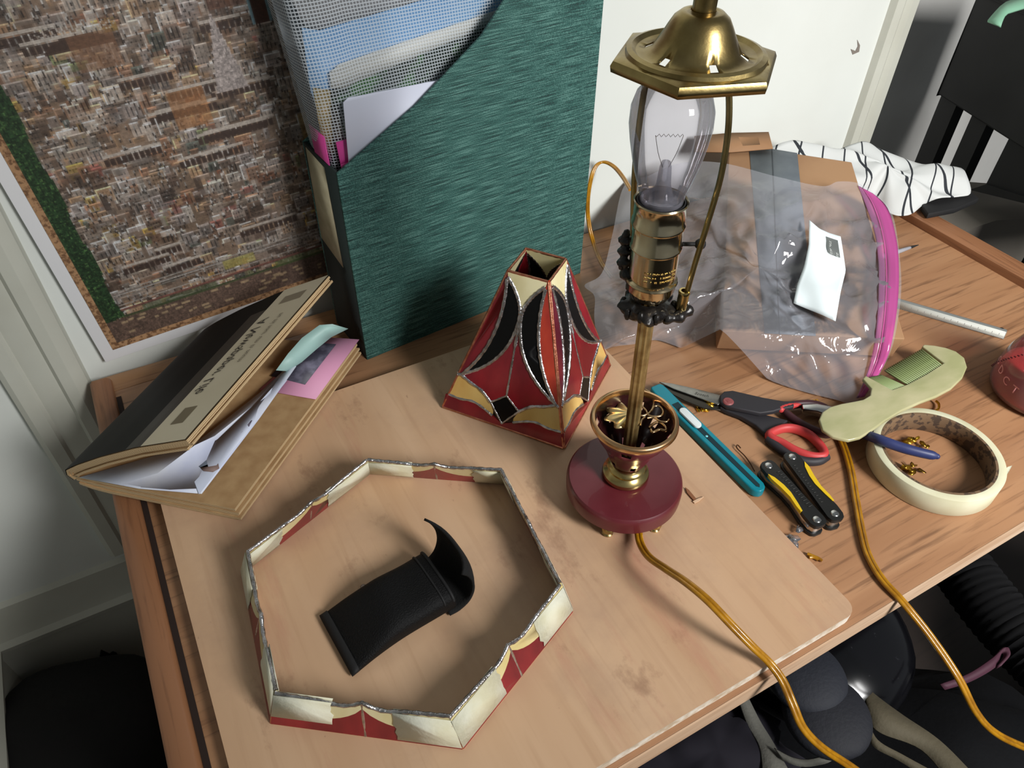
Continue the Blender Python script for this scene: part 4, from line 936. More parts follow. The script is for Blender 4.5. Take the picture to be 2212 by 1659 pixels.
# white write-on label
LB = [[(1748, 475), (1770, 494), (1790, 503), (1816, 511)], [(1747, 530), (1770, 540), (1795, 545), (1823, 556)], [(1737, 575), (1765, 588), (1795, 590), (1827, 585)], [(1722, 615), (1750, 622), (1780, 625), (1816, 630)], [(1714, 655), (1745, 668), (1775, 680), (1805, 694)]]
def bl2(u, v):
    r = v*4; j = min(3, int(r)); f_ = r-j
    def row(k): q = u*3; i = min(2, int(q)); g_ = q-i; a, b2 = LB[k][i], LB[k][i+1]; return (a[0]+(b2[0]-a[0])*g_, a[1]+(b2[1]-a[1])*g_)
    a, b2 = row(j), row(j+1); return (a[0]+(b2[0]-a[0])*f_, a[1]+(b2[1]-a[1])*f_)
def smooth_patch(nu, nv, fn_, it=6):
    P_ = [[fn_(i/(nu-1), j/(nv-1)) for i in range(nu)] for j in range(nv)]
    dist = [[(p-EYE).length for p in r] for r in P_]; dr = [[(p-EYE).normalized() for p in r] for r in P_]
    for _ in range(it):
        dist = [[(dist[j][max(0, i-1)]+dist[j][min(nu-1, i+1)]+dist[max(0, j-1)][i]+dist[min(nv-1, j+1)][i]+dist[j][i]*2)/6 for i in range(nu)] for j in range(nv)]
    return lambda u, v: EYE+dr[int(round(v*(nv-1)))][int(round(u*(nu-1)))]*dist[int(round(v*(nv-1)))][int(round(u*(nu-1)))]
mb = MB(); mb.grid(14, 22, smooth_patch(14, 22, lambda u, v: onbag(*bl2(u, v), .0115), 14)); wl = mb.build('write_on_label', M('label_white', (222, 232, 234), .5), bag, smooth=70, solid=.0003); wl['label'] = 'white write-on label'
mb = MB(); mb.grid(6, 8, smooth_patch(6, 8, lambda u, v: onbag(*bl2(.56+.34*u, .06+.22*v), .0130), 10)); mb.build('printed_block', M('printed_grey', (96, 100, 98), .6), wl, smooth=70)
a = onbag(*bl2(.60, .07), .0148); c_ = onbag(*bl2(.60, .27), .0148); d_ = onbag(*bl2(.95, .07), .0148)
text('label_lettering', 'CONTENTS', M('label_ink', (206, 210, 206), .6), wl, c_+(d_-a)*.12, a-c_, d_-a, .0040)
text('label_lettering', 'USE', M('label_ink2', (206, 210, 206), .6), wl, c_+(d_-a)*.62, a-c_, d_-a, .0040)

# ================================================================== tools
def loc(px0, px1, z):      # frame along two seen points at height z
    a, b_ = at(*px0, z), at(*px1, z); u = (b_-a); L = u.length; u.normalize(); return a, u, V(-u.y, u.x, 0), L
def capsule(a, u, v, L, w0, w1, z0, z1, n=9):
    """outline with round ends"""
    out = []
    for k in range(n+1): an = PI/2+PI*k/n; out.append(a+u*(w0+w0*math.cos(an))+v*w0*math.sin(an))
    for k in range(n+1): an = -PI/2+PI*k/n; out.append(a+u*(L-w1+w1*math.cos(an))+v*w1*math.sin(an))
    return [V(p.x, p.y, z0) for p in out]
# retractable knife
a, u, v, L = loc((1414, 838), (1645, 1066), .006); 
kn = thing('utility_knife', 'teal plastic snap-off knife with a white slider, along the board edge', 'knife', V(a.x, a.y, 0)+u*L/2)
m_teal = M('teal_plastic', (0, 128, 144), .35, nz=(20, (6, 116, 132)))
mb = MB()
def kp(s, t, z): q = a+u*(s*L)+v*t; return V(q.x, q.y, z)
ws = [(0, .0062), (.02, .0082), (.06, .0088), (.16, .0084), (.3, .0086), (.9, .0084), (.96, .0080), (.985, .0060), (1, .0025)]
ol = [kp(s, w, .0008) for s, w in ws]+[kp(s, -w, .0008) for s, w in ws[::-1]]
mb.prism(ol, (0, 0, .0102)); kb = mb.build('handle', m_teal, kn, smooth=50, bevel=.0020, bevseg=3)
mb = MB(); mb.prism([kp(s, w, .0108) for s, w in ((.20, .0050), (.20, -.0035), (.96, -.0022), (.975, 0), (.96, .0024), (.36, .0030), (.30, .0050))], (0, 0, .0006)); mb.build('slot', M('slot_dark', (4, 40, 48), .6), kb)
mb = MB(); mb.prism(capsule(a+u*(.262*L), u, v, .185*L, .0046, .0046, .0112, 0), (0, 0, .0030)); mb.build('slider', M('slider_white', (214, 222, 222), .4), kn, smooth=50, bevel=.0012)
mb = MB(); mb.ball(kp(.52, -.0012, .0112), (.0016, .0016, .0010), seg=10); mb.build('slider_stud', M('stud_teal', (120, 200, 210), .4), kn)
# scissors
sc = thing('scissors', 'grey and red handled scissors lying under the comb end', 'scissors', at(1640, 900, 0))
m_steel = M('brushed_steel', (168, 166, 160), .32, 1, nz=(60, (140, 138, 132)))
def pol(pts, z): return [at(x, y, z) for x, y in pts]
mb = MB(); mb.prism(pol([(1424, 827), (1450, 830), (1500, 841), (1558, 856), (1562, 872), (1550, 876), (1500, 858), (1455, 842)], .0085), (0, 0, .0016)); b1 = mb.build('upper_blade', m_steel, sc, smooth=None, bevel=.0004)
mb = MB(); mb.prism(pol([(1424, 831), (1500, 856), (1556, 874), (1556, 888), (1520, 884), (1480, 868), (1446, 850)], .0064), (0, 0, .0016)); mb.build('lower_blade', M('dark_steel', (80, 76, 70), .35, 1), sc, smooth=None, bevel=.0004)
aa, bb_ = at(1497, 848, .0103), at(1541, 859, .0103)
text('blade_lettering', 'Scotch', M('blade_ink', (60, 58, 56), .5), b1, aa+V(0, 0, .0)-V(.000, .0022, 0), bb_-aa, V(0, 1, 0), .0058, shear=.3)
m_grip = M('charcoal_grip', (40, 38, 42), .6); m_red = M('coral_rubber', (186, 58, 58), .5)
mb = MB(); mb.prism([p for p in pol([(1553, 862), (1562, 853), (1580, 851), (1610, 858), (1645, 866), (1690, 874), (1715, 874), (1712, 886), (1680, 892), (1668, 896), (1640, 900), (1600, 892), (1570, 886), (1554, 876)], .0085)], (0, 0, .0060)); g1_ = mb.build('grip', m_grip, sc, smooth=50, bevel=.0018, bevseg=3)
mb = MB(); mb.prism(pol([(1552, 878), (1570, 882), (1610, 892), (1655, 905), (1700, 916), (1690, 924), (1660, 940), (1650, 945), (1630, 926), (1600, 908), (1570, 897), (1552, 888)], .0015), (0, 0, .0065)); g2_ = mb.build('grip', m_grip, sc, smooth=50, bevel=.0018, bevseg=3)
mb = MB(); c = at(1573, 867, .0147); mb.lathe([(0, .0012), (.0050, .0010), (.0062, 0), (.0062, -.001)], c, 24); mb.box(c+V(0, 0, .0014), (.004, .0006, .0004)); mb.box(c+V(0, .0016, .0013), (.0045, .0006, .0004)); mb.box(c+V(0, -.0016, .0013), (.0045, .0006, .0004)); mb.build('pivot_cap', M('dusty_red', (134, 70, 70), .5), g1_)
def ringt(pts, z, r, mat, name, par, sy=1.0):
    mb = MB(); mb.tube(spl([at(x, y, z) for x, y in pts], 6, True), r, 12, True, sy=sy); return mb.build(name, mat, par, smooth=60)
ringt([(1662, 938), (1690, 926), (1718, 927), (1750, 941), (1776, 968), (1779, 985), (1752, 986), (1718, 974), (1688, 957), (1668, 948)], .0068, .0043, m_red, 'finger_ring', sc, 1.35)['label'] = 'coral red rubber finger ring'
mb = MB(); mb.tube(spl([at(x, y, .0052) for x, y in ((1658, 948), (1680, 966), (1706, 984), (1738, 996), (1768, 996), (1786, 986))], 6), .0046, 12, sy=1.1); mb.build('ring_shell', m_grip, sc, smooth=60)
ringt([(1690, 883), (1720, 874), (1760, 874), (1790, 888), (1802, 915), (1790, 938), (1755, 928), (1718, 908)], .0078, .0040, M('maroon_grip', (62, 30, 36), .5), 'finger_ring', sc, 1.3)
mb = MB(); mb.tube(spl([at(x, y, .0110) for x, y in ((1683, 888), (1690, 882), (1708, 877), (1730, 874))], 5), [.0016, .003, .0038, .004, .0038, .004, .0038, .004, .0038, .004, .0038, .0036, .003, .0026, .002, .001][:16], 10); mb.build('red_inlay', m_red, sc, smooth=60)
# multi tool
mt = thing('multi_tool', 'black folding multi-tool with yellow inlays, beside the knife end', 'multi-tool', at(1735, 1075, 0))
m_mt = M('black_aluminium', (24, 24, 23), .42, bump=(200, .15)); m_yel = M('yellow_plastic', (214, 178, 22), .45)
for (p0, p1, sg, nm) in (((1652, 997), (1776, 1136), -1, 'a'), ((1703, 978), (1812, 1124), 1, 'b')):
    a, u, v, L = loc(p0, p1, .0165); v = v*-sg if False else v
    a = V(a.x, a.y, 0); sd = 1 if sg > 0 else -1     # sd: outer side carries the yellow inlay
    def hp(s, t, z): q = a+u*(s*L)+v*t; return V(q.x, q.y, z)
    W1, W2 = .0088, .0088
    outer = [(0, .0035), (.02, .0068), (.07, .0086), (.16, .0088), (.26, .0072), (.42, .0050), (.58, .0050), (.72, .0072), (.82, .0086), (.93, .0086), (.98, .0068), (1, .0035)]
    inner = [(1, -.0035), (.98, -.0068), (.93, -.0084), (.75, -.0082), (.5, -.0080), (.2, -.0082), (.07, -.0084), (.02, -.0068), (0, -.0035)]
    ol = [(s, t*sd) for s, t in outer+inner]
    mb = MB(); mb.prism([hp(s, t, .0125) for s, t in ol], (0, 0, .0050)); hd = mb.build('handle', m_mt, mt, smooth=45, bevel=.0007)
    mb = MB(); mb.prism([hp(s, t, .0006) for s, t in ol], (0, 0, .0036)); mb.build('lower_handle', m_mt, mt, smooth=45, bevel=.0010)
    mb = MB(); mb.prism([hp(.02+.96*s, t*.86, .0044) for s, t in ol], (0, 0, .0078)); mb.build('folded_tools', m_chrome if sg < 0 else m_steel, mt, smooth=45, bevel=.0006)
    yl = [(.18, .0083), (.26, .0092), (.40, .0074), (.55, .0066), (.68, .0084), (.76, .0086), (.76, .0066), (.66, .0046), (.5, .0022), (.38, .0026), (.25, .0050)]
    mb = MB(); mb.prism([hp(s, t*sd, .0140) for s, t in yl], (0, 0, .0042)); mb.build('yellow_inlay', m_yel, hd, smooth=50)
    for s in (.075, .915):
        mb = MB(); mb.lathe([(0, .0186), (.0032, .0186), (.0040, .0180), (.0042, .0172)], hp(s, .0004*sd, 0), 20, skip=None); mb.box(hp(s, .0004*sd, .0187), (.0045, .0008, .0002)); mb.build('screw', m_chrome, hd, smooth=40)
    mb = MB()
    for k in range(13): mb.box(hp(.20+k*.045, -.0040*sd, .0177), (.0006, .0052 if sg < 0 else .003, .0005), Matrix((u, v, V(0, 0, 1))).transposed())
    mb.build('grip_ridges', M('ridge_grey', (52, 52, 50), .5), hd, smooth=None)
# comb
cz = .0255
comb = thing('comb', 'pale green horn comb with a handle, resting across the tape roll', 'comb', at(1930, 860, .0)+V(0, 0, cz))
m_horn = M('green_horn', (180, 174, 136), .28, nz=(18, (156, 156, 112)), coat=.3, stretch=(1, 2.5, 1))
ol = [(1767, 912), (1774, 934), (1798, 950), (1831, 957), (1856, 951), (1880, 936), (1910, 914), (1945, 893), (1985, 875), (2020, 862), (2052, 845), (2076, 822), (2086, 799), (2080, 779), (2062, 765), (2040, 757), (2015, 752), (1993, 750), (1989, 754), (2036, 790), (1998, 814), (1957, 836), (1924, 848), (1867, 817), (1861, 824), (1880, 845), (1877, 860), (1862, 869), (1843, 873), (1815, 878), (1790, 885), (1774, 896)]
mb = MB(); mb.prism(pol(ol, cz), (0, 0, .0046)); cb = mb.build('spine', m_horn, comb, smooth=50, bevel=.0017, bevseg=3)
def quadp(q, s, t): a = V(*q[0], 0).lerp(V(*q[1], 0), s); b_ = V(*q[2], 0).lerp(V(*q[3], 0), s); p = a.lerp(b_, t); return at(p.x, p.y, cz+.0012)
m_horn2 = M('green_teeth', (126, 140, 92), .35)
mb = MB()
for q, nn, wd in ((((1960, 834), (2034, 790), (1908, 802), (1990, 755)), 21, .34), (((1926, 846), (1954, 836), (1868, 819), (1902, 812)), 10, .45)):
    for k in range(nn):
        s = (k+.25)/nn; s2 = s+wd*1.25/nn
        mb.prism([quadp(q, s, -.03), quadp(q, s2, -.03), quadp(q, s2*.998, .93), quadp(q, (s+s2)/2, 1.0), quadp(q, s, .93)], (0, 0, .0024))
mb.build('teeth', m_horn2, comb, smooth=None)
# tape roll
tcx = V(.634, .240, 0)
tr = thing('tape_roll', 'roll of cream masking tape standing flat near the desk front edge', 'tape roll', tcx)
mb = MB(); mb.lathe([(.0560, .0006), (.0632, .0006), (.0636, .001), (.0636, .0236), (.0632, .0240), (.0560, .0240)], tcx, 120)
m_tapeside, nt, b = newmat('tape_layers'); b.inputs['Roughness'].default_value = .7; b.inputs['Base Color'].default_value = lin((206, 200, 168))
mb.build('tape', [M('tape_cream', (212, 210, 182), .6, nz=(30, (200, 196, 164)))], tr, smooth=50)
mb = MB(); mb.lathe([(.0560, .0008), (.0560, .0242), (.0535, .0242), (.0530, .0236), (.0530, .0012), (.0535, .0006), (.0560, .0006)], tcx, 120); mb.build('cardboard_core', M('core_brown', (112, 88, 64), .8, nz=(160, (70, 54, 42), .5, .56)), tr, smooth=50)
dd = (at(2160, 1010, .02)-tcx); dd.z = 0; dd.normalize(); tq_ = V(-dd.y, dd.x, 0)
mb = MB(); mb.prism([tcx+dd*.0634+V(0, 0, .021), tcx+dd*.0634-tq_*.012+V(0, 0, .019), tcx+dd*.0634-tq_*.012+V(0, 0, .008), tcx+dd*.0700+tq_*.004+V(0, 0, .0225)], dd*.0003+tq_*.0002); mb.build('loose_end', m_tape, tr, smooth=None)
# pliers
pl = thing('pliers', 'blue handled pliers lying under the comb and over the tape roll', 'pliers', at(1850, 930, 0))
m_blue = M('blue_vinyl', (50, 58, 104), .45, nz=(20, (40, 48, 90)))
hz = [at(x, y, z) for x, y, z in ((1822, 915, .012), (1862, 935, .018), (1900, 950, .0305), (1945, 966, .0320), (1985, 977, .0315), (2024, 986, .0300))]
sp_ = spl(hz, 6); mb = MB(); mb.tube(sp_, [.0042+.0006*math.sin(i/30*PI) for i in range(len(sp_)-2)]+[.0038, .0026], 12, sy=1.15); mb.ball(sp_[-1], (.003, .003, .003), seg=10); mb.build('handle', m_blue, pl, smooth=60)
hz = [at(x, y, z) for x, y, z in ((1822, 905, .010), (1860, 905, .0125), (1890, 900, .0135), (1885+10, 885, .0135))]
mb = MB(); mb.tube(spl(hz, 6), .0042, 12); mb.build('handle', m_blue, pl, smooth=60)
mb = MB(); mb.prism(pol([(1728, 886), (1760, 884), (1800, 892), (1832, 902), (1830, 920), (1795, 912), (1760, 900), (1730, 896)], .0060), (0, 0, .0095)); mb.build('jaws', m_chrome, pl, smooth=40, bevel=.002)
# ruler
mb = MB(); zr = .0125
ra, rb_ = at(1912, 631, .009), at(2180, 708, .009); u = (rb_-ra).normalized(); ra = V(ra.x, ra.y, 0); L = (at(2176, 710, .009)-at(1912, 631, .009)).length; v = V(-u.y, u.x, 0)
w_ = (at(1985, 676, .004)-at(1995, 650, .009)).length
mb.prism([ra+V(0, 0, .0005)+v*.002, ra+v*.002+V(0, 0, .0045), ra-v*.007+V(0, 0, .0092), ra-v*.0105+V(0, 0, .0088), ra-v*.0155+V(0, 0, .0010), ra-v*.0155+V(0, 0, .0005)], u*L)
rl = thing('ruler', 'grey aluminium ruler lying from under the bag towards the pink bottle', 'ruler', ra+u*L/2)
mb.build('body', M('ruler_grey', (150, 154, 152), .4, .5), rl, smooth=30)
mb = MB(); n_ = (v*-.0078+V(0, 0, .005)).normalized()
e1, e2 = ra-v*.0107+V(0, 0, .0088), ra-v*.0153+V(0, 0, .0012); nn = (e2-e1).cross(u).normalized(); nn = nn if nn.z > 0 else -nn
mb.prism([e1+nn*.0002, e1+u*L*.995+nn*.0002, e2+u*L*.995+nn*.0002, e2+nn*.0002], nn*.0003); fc = mb.build('scale_face', M('ruler_pale', (190, 192, 184), .5), rl, smooth=None)
mb = MB()
for k in range(90):
    s = .004+k*L/92; ln = .35 if k % 5 else .6; q0 = e2+u*s+nn*.0006; q1 = e2.lerp(e1, ln)+u*s+nn*.0006
    mb.add([q0, q0+u*.0004, q1+u*.0004, q1], [(0, 1, 2, 3)])
mb.build('tick_marks', M('tick_ink', (120, 120, 116), .6), fc, smooth=None)
mb = MB(); mb.ball(ra+u*(L-.006)-v*.0045+V(0, 0, .0068), (.004, .0026, .0012), seg=10); mb.build('hang_hole', m_black, rl)
# pen
a, u, v, L = loc((1800, 590), (1984, 529), .005)
pn_ = thing('pen', 'clear plastic pen with a black tip poking out past the pink zip', 'pen', V(a.x, a.y, 0)+u*L/2)
mb = MB(); mb.tube([a+u*(L*k/10) for k in range(10)], [.0040]*7+[.0038, .0030, .0020], 14); mb.build('barrel', film('pen_clear', (226, 228, 228), .35, 1, .08), pn_, smooth=60)
mb = MB(); mb.tube([a+u*L*.89, a+u*L*.93, a+u*L], [.0021, .0018, .0006], 10); mb.build('tip', m_black, pn_, smooth=60)
# pink bottle at the right edge of the frame
pbc = at(2236, 850, .002)
bt = thing('plastic_tub', 'clear and pink plastic tub with red contents, by the ruler end', 'tub', pbc)
def tubw(r): return r
mb = MB(); mb.lathe([(0, 0), (.042, 0), (.0500, .004), (.0520, .012), (.0505, .030), (.0470, .048), (.0420, .062), (.0340, .075), (.0220, .085), (.010, .089), (0, .090)], pbc, 64); mb.build('shell', film('pink_clear', (250, 222, 222), .20, 1.0, .08, hazecol=(232, 176, 176)), bt, smooth=60)
mb = MB(); mb.lathe([(0, .002), (.040, .002), (.0480, .006), (.0495, .014), (.0478, .026), (.0460, .032), (.0400, .036), (.02, .037), (0, .037)], pbc, 48); mb.build('red_contents', M('red_contents', (176, 48, 58), .45, nz=(26, (150, 34, 44))), bt, smooth=60)
mb = MB()
for k in range(16):
    an = math.radians(150+k*.0); q = k/15; an = math.radians(158-q*44); z = .066-.052*q; r = .0512-(.012 if z > .05 else .0)*(z-.05)/.03
    rr2 = np.interp(z, [.012, .030, .048, .062, .075], [.0522, .0508, .0474, .0424, .0345]); mb.box(pbc+V(rr2*math.cos(an), rr2*math.sin(an), z), (.0012, .0022, .0007))
mb.build('perforation', M('perf_dark', (90, 30, 40), .6), bt)
m_let = M('tub_lettering', (222, 150, 150), .5)
for ch, an, z in (('O', 124, .030), ('D', 140, .027), ('C', 156, .024), ('T', 172, .022)):
    t_ = math.radians(an); rr2 = np.interp(z, [.012, .030, .048], [.0526, .0512, .0478]); o_ = pbc+V(rr2*math.cos(t_), rr2*math.sin(t_), z); text('lettering', ch, m_let, bt, o_, V(-math.sin(t_), math.cos(t_), 0), V(0, 0, 1), .014)

# ================================================================== cords
def cord(name, label, pts, r=.0021, mat=m_amber, n=10):
    P_ = spl([at(*p) for p in pts], n); fr = frames(P_); mb = MB()
    for s_ in (-1, 1):
        Q_ = []
        for i, (t, a_, b_) in enumerate(fr):
            h = t.cross(V(0, 0, 1)); h = h.normalized() if h.length > .2 else b_
            Q_.append(P_[i]+h*(s_*r*.85))
        mb.tube(Q_, r, 9)
    return tag(mb.build(name, mat, smooth=60), label, 'cord')
cord('lamp_cord', 'amber twin lamp cord leaving the maroon lamp base and crossing the board edge',
     [(1378, 1138, BT+.008), (1383, 1172, BT+.010), (1402, 1203, .032), (1440, 1230, .044), (1482, 1258, .052), (1530, 1298, .054), (1580, 1350, .046), (1625, 1396, .034), (1662, 1432, .020), (1690, 1470, .012), (1712, 1520, .004), (1735, 1572, -.010), (1775, 1614, -.030), (1835, 1654, -.06), (1900, 1700, -.09)])
cord('lamp_cord', 'amber twin lamp cord lying on the desk beside the tape roll',
     [(1760, 865, .006), (1800, 915, .006), (1822, 962, .0035), (1838, 1015, .0035), (1850, 1085, .0035), (1862, 1150, .0035), (1876, 1200, .0035), (1905, 1250, .004), (1950, 1300, .002), (2008, 1372, -.012), (2068, 1460, -.03), (2110, 1540, -.055), (2155, 1586, -.08), (2230, 1622, -.12)])
def wcord(name, label, pts, r=.0018):
    P_ = spl([aty(*p) for p in pts], 10); mb = MB()
    for s_ in (-1, 1): mb.tube([p+V(s_*r*.8, 0, 0) for p in P_], r, 9)
    return tag(mb.build(name, m_amber, smooth=60), label, 'cord')
wcord('lamp_cord', 'amber cord looping up between the green file and the wall',
      [(1362, 410, .70), (1345, 382, .735), (1326, 360, .76), (1305, 350, .775), (1288, 358, .775), (1277, 385, .770), (1270, 430, .765), (1271, 475, .760), (1282, 525, .74), (1298, 566, .700), (1322, 600, .655)])

# ================================================================== small scraps
def crumple(name, label, cat, c, r, n, mat, zs_=.006, seed=1):
    rr_ = random.Random(seed); mb = MB()
    for k in range(n):
        p = c+V(rr_.uniform(-r, r), rr_.uniform(-r, r)*.8, rr_.uniform(.0008, zs_)); a1 = rr_.uniform(0, 2*PI); s1 = r*rr_.uniform(.35, .7)
        R = Matrix.Rotation(a1, 3, 'Z') @ Matrix.Rotation(rr_.uniform(-.9, .9), 3, 'X')
        P_ = [p+R @ V(s1*math.cos(q*PI/3+rr_.uniform(-.2, .2)), s1*.55*math.sin(q*PI/3), rr_.uniform(-.1, .1)*s1) for q in range(6)]
        P_ = [V(q.x, q.y, max(.0004, q.z)) for q in P_]; mb.add(P_, [(0, 1, 2, 3), (0, 3, 4, 5)])
    return tag(mb.build(name, mat, smooth=None, solid=.0003), label, cat)
crumple('foil_scrap', 'crumpled gold foil scrap beside the scissor blades', 'foil', at(1515, 881, .001), .0085, 12, m_gold, .009, 4)
crumple('gold_ornament', 'broken amber and gold leaf ornament inside the tape roll', 'ornament', at(1978, 965, .001), .010, 10, M('amber_gold', (196, 150, 44), .25, .8, nz=(60, (120, 84, 20))), .008, 9)
crumple('gold_ornament', 'small gold leaf ornament at the front inside the tape roll', 'ornament', at(1972, 1012, .001), .010, 8, M('amber_gold2', (170, 128, 40), .25, .8, nz=(60, (90, 64, 20))), .006, 12)
mb = MB(); mb.tube(spl([at(x, y, .004) for x, y in ((1985, 897), (2008, 892), (2026, 884), (2028, 873), (2022, 866))], 5), .0014, 8); tag(mb.build('gold_wire', m_gold, smooth=60), 'bent gold wire end showing between the comb and tape roll', 'wire')
mb = MB(); mb.tube(spl([at(x, y, .003) for x, y in ((1600, 968), (1593, 961), (1592, 968), (1608, 984), (1620, 1000), (1630, 1018))], 5), .0006, 6); tag(mb.build('copper_wire', M('thin_copper', (96, 64, 44), .4, .8), smooth=60), 'thin bent copper wire lying between the knife and scissors', 'wire')
mb = MB(); mb.prism([at(x, y, BT+.0006) for x, y in ((1480, 1054), (1488, 1060), (1503, 1078), (1498, 1082), (1484, 1066))], (0, 0, .0012)); tag(mb.build('wood_chip', M('chip_brown', (130, 84, 54), .7)), 'brown wood chip lying beside the maroon lamp base', 'chip')
mb = MB(); mb.prism([at(x, y, BT+.0006) for x, y in ((1496, 1084), (1508, 1078), (1520, 1074), (1510, 1083), (1500, 1088))], (0, 0, .0010)); tag(mb.build('wood_chip', M('chip_pale', (206, 172, 140), .7)), 'pale curled wood shaving lying beside the brown chip', 'chip')
for pts_, lb in ((((1744, 1196), (1756, 1201), (1768, 1206), (1776, 1212)), 'short amber cord offcut beside the board edge, touching its twin'), (((1748, 1204), (1758, 1204), (1768, 1210)), 'shorter amber cord offcut nearest the board edge')):
    mb = MB(); mb.tube(spl([at(x, y, .0022) for x, y in pts_], 4), .0015, 8); tag(mb.build('cord_offcut', m_amber, smooth=60), lb, 'offcut')
crumple('plastic_scrap', 'crinkled clear plastic scrap by the board edge near the multi-tool', 'scrap', at(1712, 1160, .001), .010, 7, film('scrap_clear', (240, 240, 240), .1, 1.4, .1), .004, 21)
mb = MB(); mb.ball(at(785, 1268, BT+.002), (.0028, .0028, .0020), seg=14); tag(mb.build('glass_bead', film('bead_clear', (235, 230, 225), .2, 1.2, .05), smooth=60), 'tiny clear glass bead beside the black pouch', 'bead')

# ================================================================== beyond the right end of the desk
m_dark = M('cart_black', (30, 31, 32), .6, nz=(20, (24, 25, 26)))
cA, cBp = at(2025, 205, .05), at(2212, 325, .05); cd = (cBp-cA).normalized(); cn = V(-cd.y, cd.x, 0); cn = cn if cn.dot(cA) > 0 else -cn
ct = thing('storage_cart', 'black storage cart with a deep bin and flat posts, beyond the desk', 'cart', V(cA.x, cA.y, -.14)+cd*.2)
CL, CD = .55, .16
mb = MB(); t_ = .006; H0, H1 = .05, .225
for x0, x1, y0, y1 in ((0, CL, 0, t_), (0, CL, CD-t_, CD), (0, t_, t_, CD-t_), (CL-t_, CL, t_, CD-t_)):
    mb.prism([cA.xy.to_3d()+cd*x+cn*y+V(0, 0, H0) for x, y in ((x0, y0), (x1, y0), (x1, y1), (x0, y1))], (0, 0, H1-H0))
mb.prism([cA.xy.to_3d()+cd*x+cn*y+V(0, 0, H0) for x, y in ((0, 0), (CL, 0), (CL, CD), (0, CD))], (0, 0, t_)); mb.build('bin', m_dark, ct, bevel=.002)
mb = MB(); mb.tube([cA.xy.to_3d()+cd*x+cn*y+V(0, 0, H1) for x, y in ((.0, 0), (CL, 0), (CL, CD), (0, CD))], .006, 8, True); mb.build('rim', m_dark, ct, smooth=60)
P0 = cA+cn*.002
for k, ps in enumerate((((2026, 218), (2064, 232), (2012, 356), (1978, 350)), ((2097, 250), (2128, 268), (2088, 372), (2052, 362)))):
    q = [onp(x, y, P0+cn*.01, cn) for x, y in ps]; s0, s1 = sorted(((q[0]+q[3])/2-P0).dot(cd_) for cd_ in (cd,))[0], ((q[1]+q[2])/2-P0).dot(cd)
    mb = MB(); mb.prism([V(P0.x, P0.y, z)+cn*.01+cd*s_ for s_, z in ((s0, H0), (s1, H0), (s1, -.0985), (s0, -.0985))], cn*.02); mb.build('post', m_dark, ct)
mb = MB(); mb.prism([onp(x, y, P0+cn*.01, cn) for x, y in ((2183, 292), (2300, 350), (2240, 440), (2212, 422), (2130, 398))], cn*.02); mb.build('side_panel', m_dark, ct)
mb = MB(); q = [onp(x, y, P0+cn*.005, cn) for x, y in ((2094, 410), (2130, 398), (2260, 440), (2240, 446))]; mb.prism(q, cn*.18); mb.build('base_shelf', m_dark, ct)
mb = MB(); mb.grid(9, 3, lambda u, v: at(*spl([V(2133+18*v*1.6, 46+12*v, 0), V(2150+18*v, 26+14*v, 0), V(2172+6*v, 6+22*v, 0), V(2212, -8+26*v, 0), V(2260, -30+24*v, 0)], 2)[int(round(u*8))].xy, .235+.01*math.sin(u*3))); tag(mb.build('mint_strap', M('mint_strap', (128, 176, 148), .6), smooth=60, solid=.003), 'mint green strap hanging out of the black bin', 'strap')
tk = [at(x, y, -.10) for x, y in ((1985, 385), (2260, 405), (2260, 470), (2152, 476), (2070, 503), (2000, 530))]
mb = MB(); mb.prism([V(p.x, min(p.y, .93), -.60) for p in tk], (0, 0, .50)); tag(mb.build('storage_box', M('greige_trunk', (132, 126, 116), .8, nz=(4, (112, 106, 98)))), 'plain greige storage box behind the right end of the desk', 'box')
def blob(name, label, cat, c, r, mat, am=.12, sc_=3.0, seed=0, floor_=None, seg=40, R=None):
    mb = MB(); mb.ball(c, r, R, seg, 0, lambda d: 1+am*mnoise.noise(d*sc_+V(seed, seed, 0))); 
    if floor_ is not None: mb.v = [V(v.x, v.y, max(v.z, floor_)) for v in mb.v]
    return tag(mb.build(name, mat, smooth=70), label, cat)
m_blackbag = M('black_crinkle', (14, 14, 15), .28, bump=(60, 1.0)); FL = -DZ+.001
blob('plastic_bag', 'black crinkled plastic bag in front of the greige storage box', 'bag', at(2215, 560, -.26)+V(.02, -.10, 0), (.13, .10, .18), m_blackbag, .35, 3, 3)
# ------------------------------------------------------------------ under the front of the desk
m_bk = M('black_cordura', (9, 9, 11), .8, spec=.2, nz=(12, (13, 14, 17)), bump=(160, .4))
blob('backpack', 'large black backpack on the floor under the desk front', 'backpack', V(.42, .0, -.42), (.39, .24, .18), m_bk, .25, 2.2, 5, FL)
blob('duffel_bag', 'dark navy duffel bag at the far right under the desk', 'bag', V(1.10, -.08, -.40), (.20, .20, .17), M('navy_nylon', (13, 15, 22), .6, bump=(120, .5)), .25, 2.4, 8, FL)
c = at(1752, 1372, -.16); blob('round_case', 'glossy black round case resting on top of the backpack', 'case', c, (.105, .105, .05), M('gloss_case', (12, 12, 15), .16, nz=(90, (40, 40, 44), .70, .74)), .03, 2, 1)
c = at(1742, 1462, -.10); blob('round_pad', 'dark blue-black round pad, the one nearer the desk edge', 'pad', c, (.038, .038, .016), M('pad_dark', (24, 27, 36), .75, bump=(300, .4)), .02, 2, 1)
c = at(1786, 1545, -.11); blob('round_pad', 'dark blue-black round pad, the one farther from the desk edge', 'pad', c, (.041, .041, .016), M('pad_dark2', (19, 21, 29), .75, bump=(300, .4)), .02, 2, 2)
